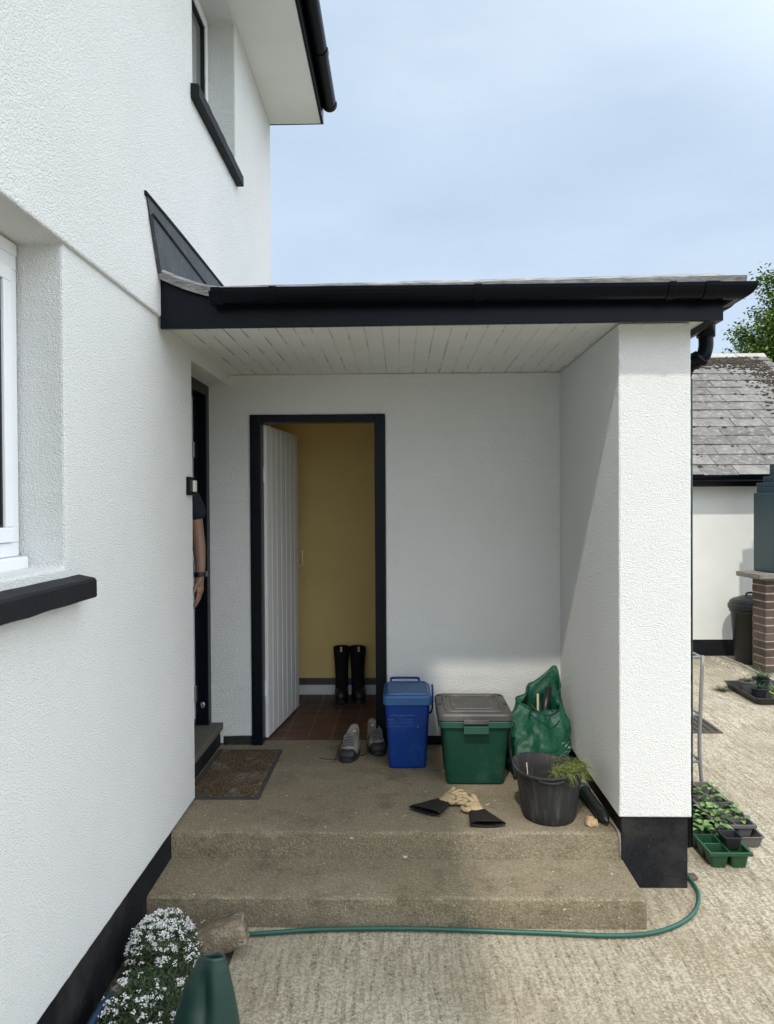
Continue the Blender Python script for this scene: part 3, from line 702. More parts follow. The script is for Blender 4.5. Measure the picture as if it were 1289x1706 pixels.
for pts in ([(.63,4.02,ZL+.30),(.60,3.99,ZL+.22),(.615,3.97,ZL+.10),(.63,3.95,ZL+.012)],): mb.tube(smooth_path(pts, 6), .010, 6)
mb.tube(smooth_path([(.74,4.11,ZL+.38),(.785,4.08,ZL+.345),(.85,4.06,ZL+.33),(.91,4.10,ZL+.35)], 5), .005, 6)
mb.build('strap', 'trayblack', BG, smooth=True)
mb = MB(); random.seed(5)
for row, (z, n) in enumerate(((.165,3),(.135,5),(.108,5),(.085,6))):
    for k in range(n):
        a = R(-52 + k*6.2 + row*2); u = z/.33
        p0 = bagpt(a, u); p1 = bagpt(a+R(4.2 if row else 7), u); p2 = bagpt(a+R(4.2 if row else 7), u+.030); p3 = bagpt(a, u+.030)
        o_ = Vector((math.cos(a), math.sin(a), 0))*.0025
        mb.add([p0+o_, p1+o_, p2+o_, p3+o_, p0, p1, p2, p3], [(0,1,2,3),(7,6,5,4),(0,4,5,1),(1,5,6,2),(2,6,7,3),(3,7,4,0)])
mb.build('print', 'bagink', bo)
# dark tool handle and pale stick poking out of the sack
mb = MB(); mb.tube([(.835,4.20,ZL+.18),(.855,4.24,ZL+.32),(.885,4.29,ZL+.43)], [.022,.024,.020], 12); single(mb.build('tool_handle', 'spike', smooth=True), 'dark rounded tool handle poking out of the green sack', 'garden tool')
mb = MB().tube([(.80,4.18,ZL+.16),(.802,4.19,ZL+.42)], .007, 8); single(mb.build('garden_cane', 'straw', smooth=True), 'pale cane standing in the open mouth of the green sack', 'garden cane')

# black bucket with cut grass
bx, by = .722, 3.500
BU = thing('bucket', (bx, by, ZL), 'scuffed black rubber bucket with grass clippings over its rim', 'bucket')
def bfn(p, a, r, z):
    k = 1 + .012*math.cos(2*a+.5) + .006*math.sin(3*a); lip = .010*(z/.26)*math.cos(a*2+1.2)
    return Vector((bx + (p.x-bx)*k, by + (p.y-by)*k, p.z + lip*(1 if z > .2 else 0)))
mb = MB(); mb.lathe([(.0,0),(.118,0),(.125,.006),(.135,.06),(.150,.16),(.160,.232),(.168,.238),(.176,.246),(.178,.254),(.172,.258),(.163,.252),(.150,.19),(.128,.05),(.12,.022),(.0,.02)], (bx,by,ZL), 64, bfn)
mb.build('bucket_body', 'bucket', BU, smooth=True)
for a0 in (R(262), R(82)):
    mb = MB(); pts = [(bx+.163*math.cos(a0+d), by+.163*math.sin(a0+d), ZL+.232-.010*math.cos(d*4.2)) for d in [(-.38+.76*k/10) for k in range(11)]]
    mb.tube(pts, .007, 8); mb.build('grip', 'bucket', BU, smooth=True)
# grass clippings: nobody could count the blades
random.seed(11); mb = MB()
def blade(mb, p, d, L_, w, droop, n=5):
    p = Vector(p); d = Vector(d).normalized(); side = d.cross(Vector((0,0,1))).normalized(); vs = []
    for i in range(n+1):
        t = i/n; q = p + d*L_*t + Vector((0,0,-droop*t*t)); ww = w*(1-t*.85)
        vs += [q - side*ww, q + side*ww]
    mb.add(vs, [(2*i, 2*i+1, 2*i+3, 2*i+2) for i in range(n)])
for i in range(520):
    a = random.gauss(R(-12), .50); rr = random.uniform(.02, .165)
    q = (bx + rr*math.cos(a), by + rr*math.sin(a)*.9-.01, ZL+.20+.045*(rr/.165)+random.uniform(0,.035))
    b2 = random.gauss(R(-12), 1.0)
    blade(mb, q, (math.cos(b2), math.sin(b2), random.uniform(-.15,.35)), random.uniform(.04,.12), random.uniform(.0008,.0018), random.uniform(0,.035))
for i in range(60):
    a = random.uniform(R(-75), R(15)); b2 = a + random.uniform(-.5,.5)
    q = (bx + .165*math.cos(a), by + .165*math.sin(a), ZL+.262)
    blade(mb, q, (math.cos(b2), math.sin(b2), .2), random.uniform(.03,.07), .0012, random.uniform(.02,.06))
tag(mb.build('grass_clippings', 'grass'), 'fresh grass clippings heaped over the right rim of the bucket', 'grass clippings', kind='stuff')
mb = MB(); mb.tube(smooth_path([(bx-.075,by+.06,ZL+.05),(bx-.09,by+.05,ZL+.14),(bx-.095,by+.08,ZL+.235)],4), .0032, 6)
single(mb.build('dry_stalk', 'straw', smooth=True), 'thin pale dry stalk standing inside the black bucket', 'stalk')

# work gloves
def glove(name, loc, rz, mirror, curl, label):
    T = thing(name, loc, label, 'work glove', 'work gloves on the landing', rz)
    mb = MB(); rings = []
    for i in range(11):      # flared cuff, local +y towards the fingers
        t = i/10; w = .086 - .040*t; h = .020 - .003*t
        rings.append([Vector((w*math.cos(a)*(1 if math.cos(a)*mirror < 0 else 1), -.155 + .145*t + .018*(1-t)*math.cos(a*1)*mirror, h + .85*h*math.sin(a)*(1+.15*math.sin(3*a)) + .002*noise.noise(Vector((math.cos(a)*3, t*6, loc[0])))) ) for a in [2*math.pi*k/36 for k in range(36)]])
    inner = [[Vector((p.x*.93, p.y+.001, .019 + (p.z-.019)*.75)) for p in r] for r in rings[:7]]
    mb.loft(list(reversed(rings)) + inner, True, True)
    mb.build('cuff', 'cuff', T, smooth=True, local=True)
    vs = []; es = []; rad = []
    def V(p, r): vs.append((p[0]*mirror, p[1], p[2])); rad.append(r); return len(vs)-1
    a = V((0,-.03,.019), (.042,.017)); b = V((0,.02,.022), (.040,.018)); c = V((.0,.055,.024), (.038,.017)); es += [(a,b),(b,c)]
    for k, (fx, L_, sp) in enumerate(((-.030,.075,-.25),(-.010,.085,-.06),(.011,.080,.08),(.030,.062,.28))):
        base = V((fx,.068,.024), (.0125,.0115)); es.append((c, base)); prev = base; x, y, z = fx, .068, .024
        cu = curl[k]
        for s in range(3):
            an = cu*(s+1)/3; x += math.sin(sp+an*.9)*L_/3; y += math.cos(sp+an*.9)*L_/3; z += .006*math.sin(s*1.5+k) + abs(an)*.003
            q = V((x,y,max(.013,z)), (.0125-.001*s,.0115-.001*s)); es.append((prev,q)); prev = q
    t1 = V((.045,.005,.022), (.015,.013)); t2 = V((.062,.030,.020), (.013,.012)); t3 = V((.058,.055,.020), (.012,.011)); es += [(b,t1),(t1,t2),(t2,t3)]
    me = bpy.data.meshes.new('hand'); me.from_pydata(vs, es, []); me.materials.append(M['leather'])
    o = bpy.data.objects.new('hand', me); C.objects.link(o); o.parent = T
    sk = o.modifiers.new('skin', 'SKIN'); sk.use_smooth_shade = True
    for i, s in enumerate(me.skin_vertices[0].data): s.radius = rad[i]; s.use_root = (i == 0)
    o.modifiers.new('sub', 'SUBSURF').levels = 2; o.modifiers['sub'].render_levels = 2
    tx = bpy.data.textures.new('crease', 'CLOUDS'); tx.noise_scale = .025
    dm = o.modifiers.new('crease', 'DISPLACE'); dm.texture = tx; dm.strength = .010; dm.mid_level = .5
    return T
glove('work_glove', (.212, 3.625, ZL), R(-42), 1, (.2,.5,.9,1.1), 'tan and black work glove lying at an angle, nearer the blue caddy')
glove('work_glove', (.368, 3.515, ZL), R(14), -1, (.5,.8,1.1,.9), 'tan and black work glove with its cuff pointing to the step edge')

# bulb planter / spike, stone, bits
SP = thing('ground_spike', (.955, 3.53, ZL), 'dark plastic pointed tube with teal collar beside the black bucket', 'garden tool')
mb = MB(); ax = [(.948,3.735),(.972,3.365)]
def sp(t): return (ax[0][0]+(ax[1][0]-ax[0][0])*t, ax[0][1]+(ax[1][1]-ax[0][1])*t, ZL+.034-.003*t)
mb.tube([sp(0), sp(.06), sp(.5), sp(.74), sp(.80), sp(.84), sp(.93), sp(1.0)], [.030,.031,.028,.027,.031,.031,.018,.002], 20); mb.build('tube', 'spike', SP, smooth=True)
mb = MB(); mb.tube([sp(-.03), sp(-.02), sp(.06), sp(.07)], [.034,.038,.038,.033], 20); mb.build('collar', 'tealplastic', SP, smooth=True, bevel=.002)
def rock(name, m, c, size, seed, label, cat, rot=0, group=None, amp=.22, rnd=.42):
    bm = bmesh.new(); bmesh.ops.create_cube(bm, size=2); bmesh.ops.subdivide_edges(bm, edges=bm.edges, cuts=5, use_grid_fill=True)
    me = bpy.data.meshes.new(name)
    for v in bm.verts:
        p = v.co.copy(); n = p.normalized()*1.25; p = p.lerp(n, rnd)
        p += n*amp*noise.noise(p*1.3+Vector((seed,0,0))) + n*.08*noise.noise(p*4+Vector((seed,9,0)))
        v.co = Matrix.Rotation(rot, 3, 'Z') @ Vector((p.x*size[0], p.y*size[1], p.z*size[2]))
    bm.to_mesh(me); bm.free(); me.materials.append(M[m]); me.polygons.foreach_set('use_smooth', [True]*len(me.polygons))
    o = bpy.data.objects.new(name, me); C.objects.link(o); o.location = c; OFF[o.name] = Vector(c); return tag(o, label, cat, group)
rock('small_stone', 'sandstone', (.905, 3.405, ZL+.012), (.024,.032,.016), 4, 'small pale sandstone lump beside the pointed tube', 'stone', rnd=.75, amp=.4)
random.seed(21); mb = MB()
for i in range(26):
    q = Vector((random.uniform(.90,.99), random.uniform(3.74,3.98), ZL+random.uniform(.002,.02))); d = Vector((random.uniform(-1,1), random.uniform(-1,1), random.uniform(-.1,.5)))
    blade(mb, q, d, random.uniform(.02,.07), random.uniform(.002,.012), random.uniform(0,.01), 3)
tag(mb.build('leaf_litter', 'straw'), 'dry leaf litter in the corner behind the bucket', 'leaf litter', kind='stuff')
mb = MB().tube(smooth_path([(.985,4.0,ZL+.03),(.99,3.8,ZL+.006),(1.003,3.6,ZL+.006),(.999,3.45,ZL+.006),(1.006,3.33,ZL+.008),(1.008,3.300,ZL-.03),(1.008,3.296,ZL-.10)], 6), .0045, 8)
single(mb.build('cable', 'greyplastic', smooth=True), 'thin grey cable running along the foot of the pier', 'cable')

# walking shoes
def foot_outline(yf, yb, w, z, n=28, heel=.8):
    pts = []
    for k in range(n):
        a = 2*math.pi*k/n; s, c = math.sin(a), math.cos(a)
        yy = (yf+yb)/2 + (yb-yf)/2*s
        t = (s+1)/2; ww = w*(1 - (1-heel)*t)*(1 + .0*c)
        xx = ww*math.copysign(abs(c)**.75, c); pts.append(Vector((xx, yy, z)))
    return pts
def shoe(name, loc, rz, side, label):
    T = thing(name, loc, label, 'shoe', 'walking shoes by the doorway', rz)
    mb = MB(); mb.loft([foot_outline(-.145,.145,.046,0), foot_outline(-.150,.150,.051,.006), foot_outline(-.150,.150,.050,.026), foot_outline(-.147,.148,.048,.030)]); mb.build('sole', 'shoedark', T, local=True, bevel=.002)
    prof = [(-.146,.147,.0475,.0305),(-.142,.146,.0475,.045),(-.128,.145,.046,.060),(-.100,.142,.043,.072),(-.065,.140,.040,.084),(-.035,.139,.037,.098),(-.015,.140,.036,.112)]
    mb = MB(); rings = [foot_outline(*p) for p in prof]
    for r in rings[4:]:
        for p in r:                      # collar dips at the ankle, rises at the heel
            p.z += .050*max(0, (p.y-.035)/.105)**1.2 
    inn = []
    for sc, dz in ((.90, .002), (.82, -.02), (.75, -.06)):
        top = rings[-1]; inn.append([Vector((p.x*sc, .065+(p.y-.065)*sc, p.z+dz)) for p in top])
    mb.loft(rings); mb.f.pop(); mb.m.pop()
    mb.loft([rings[-1]] + inn, False, True)
    mb.build('upper', 'shoegrey', T, smooth=True, local=True)
    mb = MB(); toe = [foot_outline(-.149,-.02,.0485,.030), foot_outline(-.1455,-.03,.0485,.047), foot_outline(-.131,-.055,.044,.0625), foot_outline(-.108,-.075,.030,.072)]
    mb.loft(toe); mb.build('toe_cap', 'shoedark', T, smooth=True, local=True)
    mb = MB(); mb.loft([[Vector((s*.030, yy, z)) for s, yy, z in ((-1,-.06,.086),(1,-.06,.086),(1,-.055,.091),(-1,-.055,.091))], [Vector((s*.034, yy, z)) for s, yy, z in ((-1,-.005,.122),(1,-.005,.122),(1,.0,.127),(-1,.0,.127))], [Vector((s*.030, yy, z)) for s, yy, z in ((-1,.000,.130),(1,.000,.130),(1,.006,.130),(-1,.006,.130))]])
    mb.build('tongue', 'shoelining', T, local=True, bevel=.003)
    mb = MB()
    for k in range(4):
        yy = -.075+.018*k; z = .080+.011*k; mb.tube([(-.026,yy,z),(0,yy+.006,z+.010),(.026,yy+.014,z+.004)], .0022, 6)
    mb.tube(smooth_path([(side*.03,-.02,.115),(side*.055,-.05,.06),(side*.062,-.09,.008),(side*.10,-.10,.004),(side*.15,-.085,.004)], 5), .0018, 6)
    mb.tube(smooth_path([(side*.03,-.02,.115),(side*.050,-.06,.05),(side*.058,-.12,.006),(side*.066,-.145,.004)], 5), .0018, 6)
    mb.build('laces', 'lace', T, smooth=True, local=True)
    mb = MB().box(-.008, .008, .118, .124, .115, .128); mb.build('heel_tab', 'cream', T, local=True)
    T.scale = (1.22, .86, 1.0)
    return T
shoe('walking_shoe', (-.318, 4.325, ZL), R(-10), -1, 'grey walking shoe with a loose lace, left of the pair')
shoe('walking_shoe', (-.168, 4.44, ZL), R(14), -1, 'grey walking shoe standing right against the blue caddy')

# tall boots
def boot(name, loc, rz, label):
    T = thing(name, loc, label, 'boot', 'tall rubber boots in the store', rz)
    mb = MB(); mb.loft([foot_outline(-.145,.135,.054,0,heel=.85), foot_outline(-.15,.14,.060,.006,heel=.85), foot_outline(-.15,.14,.059,.030,heel=.85)]); mb.build('sole', 'bootsole', T, local=True, bevel=.002)
    mb = MB(); prof = [(-.148,.138,.057,.030),(-.147,.137,.058,.060),(-.135,.136,.056,.085),(-.095,.134,.052,.104)]
    mb.loft([foot_outline(*p, heel=.88) for p in prof]); mb.build('foot', 'bootsole', T, smooth=True, local=True)
    mb = MB(); pr = [(-.10,.136,.052,.085),(-.052,.133,.051,.115),(-.030,.131,.051,.145),(-.022,.131,.052,.19),(-.026,.133,.055,.26),(-.030,.136,.060,.33),(-.034,.139,.065,.385),(-.035,.140,.066,.405)]
    rr = [foot_outline(*p, heel=.97) for p in pr]; top = rr[-1]
    rr += [[Vector((p.x*.92, .05+(p.y-.05)*.92, p.z+dz)) for p in top] for dz in (.0, -.03)]
    mb.loft(rr); mb.build('shaft', 'boot', T, smooth=True, local=True)
    MB().box(-.008,.008,-.040,-.034,.385,.425).build('pull_tab', 'cream', T, local=True, bevel=.002)
    return T
boot('tall_boot', (-.478, 5.575, .2577), R(3), 'tall black rubber boot standing nearer the white store door')
boot('tall_boot', (-.345, 5.580, .2577), R(9), 'tall black rubber boot standing nearer the right door jamb')

# ================================================================== FOREGROUND
pts = smooth_path([(-1.0,2.94,.012),(-.85,2.90,.012),(-.6,2.925,.012),(-.35,2.955,.012),(0,2.965,.012),(.3,2.955,.012),(.6,2.940,.012),(.85,2.925,.012),(1.03,2.945,.012),(1.17,3.01,.012),(1.27,3.10,.012),(1.335,3.21,.012),(1.358,3.30,.012),(1.362,3.42,.012),(1.38,3.8,.012),(1.39,4.6,.012)], 10)
single(MB().tube(pts, .0088, 12).build('garden_hose', 'hose', smooth=True), 'dark green garden hose lying along the bottom step and round the pier', 'garden hose')
HS = thing('tap_hose', (-1.03, 2.2, 0), 'dark blue hose with grey connector against the black plinth', 'hose')
MB().tube(smooth_path([(-1.045,1.6,.02),(-1.035,1.95,.06),(-1.03,2.2,.09),(-1.022,2.36,.105),(-1.005,2.455,.095),(-.985,2.53,.070)], 8), .013, 12).build('pipe', 'bluehose', HS, smooth=True)
MB().tube([(-1.012,2.425,.100),(-1.010,2.435,.099),(-.992,2.50,.080),(-.988,2.52,.075)], [.017,.021,.022,.017], 14).build('connector', 'greyplastic', HS, smooth=True, bevel=.002)
WS = rock('wedge_stone', 'stone', (-.752, 2.80, .066), (.122,.045,.050), 12, 'long weathered brown stone lying against the bottom step', 'stone', amp=.05, rnd=.06)
WS.rotation_euler = (R(-8), R(-17), R(8))
# dented dark green plastic canister
CN = thing('plastic_planter_tube', (-.600, 2.16, 0), 'dented dark green plastic tube tapering to an open top in the foreground', 'plastic tube')
def cfn(p, a, r, z):
    c0 = (-.600, 2.16); d = Vector((p.x-c0[0], p.y-c0[1]))
    da = math.atan2(math.sin(a-R(272)), math.cos(a-R(272)))
    k = 1 - .42*math.exp(-(da/(.22 if da > 0 else .55))**2)*math.exp(-((z-.30+.10*da)/.065)**2) - .10*math.exp(-((da+.9)/.35)**2)
    k *= 1 + .05*math.cos(2*a+.8)*(z/.45) + .03*math.cos(5*a)*(1-z)
    k *= 1 - .035*abs(math.sin(2.0*a+.6)) if z < .40 else 1
    return Vector((c0[0]-.030+.040*(z/.41)+d.x*k*(1.06 if d.x < 0 else 1.0), c0[1]+d.y*k*.92, p.z - .012*math.sin(a)*(1 if z > .3 else 0)))
mb = MB(); mb.lathe([(0,0),(.125,0),(.123,.02)] + [(.134-.094*((z/.41)**1.5), z) for z in [.05+.02*k for k in range(18)]] + [(.041,.400),(.040,.408),(.036,.410),(.032,.406),(.030,.38),(.05,.2),(.0,.19)], (-.600,2.16,0), 56, cfn)
mb.build('tube_body', 'canister', CN, smooth=True)

# white flowering plant
random.seed(31)
FP = thing('flowering_plant', (-.90, 2.3, 0), 'low bushy plant covered in small white flowers beside the black plinth', 'plant')
def dome(x, yy):
    # height of the cushion over the bed
    h = 0
    for (cx_, cy_, rx, ry, hh) in ((-.93,2.70,.14,.15,.21),(-.86,2.62,.095,.15,.15),(-.91,2.42,.15,.22,.14),(-.88,2.15,.17,.24,.12),(-.85,1.9,.2,.25,.12)):
        q = ((x-cx_)/rx)**2 + ((yy-cy_)/ry)**2
        if q < 1: h = max(h, hh*math.sqrt(1-q)**.8)
    return h
mb = MB(); fm = MB(); tries = 0
def leaf(mb, p, d, L_, w, up=.3):
    p = Vector(p); d = Vector(d).normalized(); s = d.cross(Vector((random.uniform(-.4,.4), random.uniform(-.4,.4), 1))).normalized(); n = s.cross(d)
    mb.add([p, p+d*L_*.45+s*w+n*L_*.06, p+d*L_, p+d*L_*.45-s*w+n*L_*.06], [(0,1,2,3)])
cnt = 0
while cnt < 11000:
    x, yy = random.uniform(-1.09,-.62), random.uniform(1.7,2.88); h = dome(x, yy)
    if h <= 0: continue
    cnt += 1; z = h*random.uniform(.25,1)**.6
    leaf(mb, (x, yy, z), (random.gauss(0,.7), random.gauss(0,.7), random.uniform(.1,1)), random.uniform(.014,.030), random.uniform(.0018,.0035))
mb.build('foliage', 'leafgrey', FP)
nc = 0
while nc < 430:
    x, yy = random.uniform(-1.07,-.64), random.uniform(1.75,2.87); h = dome(x, yy)
    if h < .05: continue
    dens = (.8 if noise.noise(Vector((x*14, yy*14, 5))) > -.22 else .2) if yy > 2.58 else (.34 if noise.noise(Vector((x*13, yy*13, 2))) > .0 else .05)
    if random.random() > dens: continue
    nc += 1; ctr = Vector((x, yy, h + random.uniform(.0,.018)))
    mb2 = fm
    big = random.uniform(.6, 1.35)
    for k in range(random.randint(6,15)):
        a = random.uniform(0, 6.28); rr = random.uniform(0,.013)*big; q = ctr + Vector((rr*math.cos(a), rr*math.sin(a), random.uniform(-.003,.006)-rr*.3))
        t = Vector((random.gauss(0,.4), random.gauss(-.15,.4), 1)).normalized(); u = t.orthogonal().normalized(); v = t.cross(u); s = random.uniform(.0030,.0046)
        a0 = random.uniform(0,1.5); pv = [q]
        for i in range(8):
            b = a0 + i*math.pi/4; r2 = s if i % 2 == 0 else s*.45; pv.append(q + (u*math.cos(b)+v*math.sin(b))*r2 + t*.001)
        fm.add(pv, [(0, i+1, (i+1) % 8 + 1) for i in range(8)])
fm.build('flowers', 'petal', FP)
mb = MB()
for i in range(60):
    x, yy = random.uniform(-1.0,-.7), random.uniform(1.9,2.8); h = dome(x, yy)
    if h > .03: mb.tube([(x*.9-.09, yy, .005), (x, yy, h*.95)], .0012, 4)
tag(mb.build('stem_cluster', 'stem', FP), kind='stuff')

# ================================================================== RIGHT OF THE PIER
SF = thing('metal_shelf', (1.62, 4.8, 0), 'thin grey metal shelf unit beside the right wall of the porch', 'shelf unit')
mb = MB()
for (px, py) in ((1.835,4.35),(1.835,5.25),(1.42,4.36),(1.42,5.25)):
    pts = [(px,py,0),(px-.012,py,.16),(px-.020,py,.32),(px-.012,py,.56),(px,py,.865)] if px > 1.6 else [(px,py,0),(px,py,.865)]
    o = MB().tube(smooth_path(pts, 4), .0115, 10).build('post', 'alu', SF, smooth=True)
for z in (.855,.50,.215):
    mb = MB(); mb.tube([(1.42,4.36,z),(1.825,4.35,z)], .009, 8); mb.tube([(1.42,5.25,z),(1.825,5.25,z)], .009, 8); mb.tube([(1.825,4.35,z),(1.825,5.25,z)], .009, 8); mb.tube([(1.42,4.35,z),(1.42,5.25,z)], .009, 8)
    for k in range(1, 14): mb.tube([(1.42,4.35+k*.064,z+.008),(1.825,4.35+k*.064,z+.008)], .003, 6)
    mb.build('shelf', 'alu', SF, smooth=True)
for z in (.50,.215):
    mb = MB(); mb.loft([rrect(1.62,4.6,w,d,.02,zz) for w,d,zz in ((.30,.40,z+.012),(.335,.44,z+.07),(.325,.43,z+.07),(.29,.39,z+.02))])
    single(mb.build('plant_tray', 'trayblack', bevel=.002), 'black plastic tray on the %s shelf of the metal unit' % ('middle' if z > .3 else 'lowest'), 'plant tray')
ORD = ('front','second','third','fourth','fifth','rearmost')
def seedling(name, loc, n, L_, label, group, seed, m='seedleaf', hgt=.05):
    random.seed(seed); T = thing(name, loc, label, 'seedling', group); mb = MB(); sm = MB()
    for i in range(n):
        a = 2*math.pi*i/n + random.uniform(-.4,.4); h = hgt*random.uniform(.5,1.1); rr = L_*random.uniform(.5,1.0)
        base = Vector(loc) + Vector((math.cos(a)*rr*.5, math.sin(a)*rr*.5, h)); d = Vector((math.cos(a), math.sin(a), random.uniform(-.15,.45))).normalized()
        s = d.cross(Vector((0,0,1))).normalized(); nn = s.cross(d); l2 = L_*random.uniform(.7,1.1); w = l2*.33; k = 6; vs = [base]
        rowL, rowR, mid = [], [], []
        vs = []
        for j in range(k+1):
            t = j/k; ww = w*math.sin(math.pi*min(.97, t**.75))+.0005; c = base + d*l2*t - Vector((0,0,1))*l2*.25*t*t
            vs += [c-s*ww+nn*ww*.35, c, c+s*ww+nn*ww*.35]
        fs = []
        for j in range(k): fs += [(3*j,3*j+1,3*j+4,3*j+3),(3*j+1,3*j+2,3*j+5,3*j+4)]
        mb.add(vs, fs); sm.tube([Vector(loc), Vector(loc)+Vector((math.cos(a)*rr*.15, math.sin(a)*rr*.15, h*.6)), base], .0013, 5)
    mb.build('leaves', m, T, smooth=True); sm.build('stem', 'stem', T, smooth=True); return T
def cell_tray(name, x0, y0, nx, ny, cw, h, m, label, cell_m=None, soil=True, z0=.001, soil_rows=None):
    T = thing(name, (x0+nx*cw/2, y0+ny*cw/2, z0), label, 'seed tray'); mb = MB()
    for i in range(nx):
        for j in range(ny):
            cx_, cy_ = x0+(i+.5)*cw, y0+(j+.5)*cw
            mb.loft([rrect(cx_,cy_,w,w,.014,z) for w, z in ((cw*.74,z0),(cw*.955,z0+h),(cw*1.0,z0+h),(cw*1.0,z0+h+.004),(cw*.92,z0+h+.003),(cw*.70,z0+.006))])
    mb.build('tray', m, T, bevel=.0)
    mb = MB(); W_, D_ = nx*cw, ny*cw
    for (a,b,c,d) in ((x0-.008,x0+W_+.008,y0-.008,y0+.004),(x0-.008,x0+W_+.008,y0+D_-.004,y0+D_+.008),(x0-.008,x0+.004,y0+.0041,y0+D_-.0041),(x0+W_-.004,x0+W_+.008,y0+.0041,y0+D_-.0041)): mb.box(a,b,c,d,z0+h-.012,z0+h+.0055)
    mb.build('rim', m, T, bevel=.002)
    if soil:
        mb = MB()
        for i in range(nx):
            for j in range(ny):
                if soil_rows is not None and j not in soil_rows: continue
                cx_, cy_ = x0+(i+.5)*cw, y0+(j+.5)*cw; mb.loft([rrect(cx_,cy_,cw*.86,cw*.86,.012,z0+h*.60), rrect(cx_,cy_,cw*.86,cw*.86,.012,z0+h*.70)])
        mb.build('compost', 'soil', T)
    return T
cell_tray('seed_tray', 1.510, 3.49, 2, 6, .098, .075, 'traygreen', 'translucent green plastic cell tray nearest the pier', soil_rows=(2,3,4,5))
mb = MB(); 
mb.loft([rrect(1.655,3.60,w,w,.010,z) for w,z in ((.066,.060),(.088,.115),(.092,.115),(.092,.122),(.084,.122),(.064,.068))]); single(mb.build('square_pot', 'trayblack', bevel=.001), 'small empty black square pot sitting in the green tray', 'plant pot')
mb = MB(); mb.loft([rrect(1.765,4.06,w,d,.02,z) for w,d,z in ((.20,.70,.001),(.225,.73,.055),(.235,.74,.055),(.235,.74,.060),(.215,.72,.060),(.19,.69,.006))]); single(mb.build('drip_tray', 'traygrey', bevel=.002), 'long shallow grey plastic tray holding the seedling cells', 'drip tray')
cell_tray('seed_tray', 1.668, 3.76, 2, 6, .096, .060, 'traygrey', 'grey plastic cell tray of seedlings standing in the drip tray', z0=.030)
for i in range(2):
    for j in range(6):
        if (i, j) in ((1,5),): continue
        seedling('seedling', (1.668+(i+.5)*.096, 3.76+(j+.5)*.096, .075), 6 if j != 1 else 7, .042, 'leafy seedling in the %s %s cell of the grey tray' % (('left','right')[i], ORD[j]), 'seedlings in the grey cell tray', 40+i*7+j, 'seedleaf' if (i+j) % 3 else 'leafgrey')
for i, j in ((0,2),(1,2),(0,3),(1,3),(0,4),(1,4)):
    seedling('seedling', (1.510+(i+.5)*.098, 3.49+(j+.5)*.098, .055), 7, .048, 'leafy seedling in the %s %s cell of the green tray' % (('left','right')[i], ORD[j]), 'seedlings in the green cell tray', 80+i*7+j, hgt=.06)
def rpot(x, yy, r, h, label, m='trayblack'):
    mb = MB(); mb.lathe([(0,0),(r*.75,0),(r*.97,h*.86),(r*1.04,h*.86),(r*1.04,h),(r*.96,h),(r*.9,h*.75),(0,h*.74)], (x,yy,.001), 28)
    return single(mb.build('round_pot', m, smooth=False, bevel=.002), label, 'plant pot')
rpot(1.60, 4.12, .06, .10, 'black round pot behind the green cell tray, nearer of two'); rpot(1.615, 4.27, .06, .10, 'black round pot behind the green cell tray, farther of two')
seedling('potted_plant', (1.62,4.27,.08), 9, .05, 'silvery leaved young plant in the farther black round pot', None, 99, 'leafgrey', .07)
# scrap of terracotta by the pier
rock('terracotta_shard', 'brick', (1.375, 3.40, .008), (.030,.022,.007), 3, 'flat reddish shard on the concrete by the pier corner', 'shard')
# drain grate
GR = thing('drain_grate', (2.25, 5.78, 0), 'square metal drain grate set in the yard concrete', 'drain grate')
mb = MB(); mb.box(2.0,2.5,5.55,5.57,.0,.008).box(2.0,2.5,5.97,5.99,.0,.008).box(2.0,2.02,5.571,5.969,.0,.008).box(2.48,2.5,5.571,5.969,.0,.008); mb.build('frame', 'grate', GR)
mb = MB()
for k in range(9): mb.box(2.025+k*.05,2.040+k*.05,5.5705,5.9695,.0005,.007)
for k in range(7): mb.box(2.021,2.479,5.60+k*.052,5.607+k*.052,.0006,.0062)
mb.build('bars', 'grate', GR); MB().add([(2.02,5.57,.0002),(2.48,5.57,.0002),(2.48,5.97,.0002),(2.02,5.97,.0002)], [(0,1,2,3)]).build('well', 'underslate', GR)

# ---- outbuilding
OB = thing('outbuilding', (4.0, 9.5, 0), 'low white outbuilding with black plinth and old lichened slate roof', 'outbuilding')
YO = 8.36; XR = 5.62
MB().box(-.5, XR-.12, YO, YO+.25, .19, 2.24).box(XR-.37, XR-.12, YO+.251, 13.8, 0, 2.24).box(-.5, XR-.371, 13.55, 13.8, 0, 2.24).box(-.5,-.25,YO+.251,13.549,0,2.24).add([(XR-.14,YO,2.24),(XR-.14,13.8,2.24),(XR-.14,11.1,3.93),(XR-.38,YO,2.24),(XR-.38,13.8,2.24),(XR-.38,11.1,3.93)],[(0,1,2),(3,5,4),(0,3,4,1),(1,4,5,2),(2,5,3,0)]).build('wall', 'smooth_white', OB, bevel=.004)
MB().box(-.5, XR-.13, YO+.008, YO+.24, 0, .1895).build('plinth', 'black', OB)
a0 = Vector((0, 8.14, 2.10)); a1 = Vector((0, 11.08, 4.065)); Ls = (a1-a0).length; dirv = (a1-a0).normalized(); nrm = Vector((0,-dirv.z,dirv.y))
mb = MB(); random.seed(17); rows = 15; ex = Ls/rows
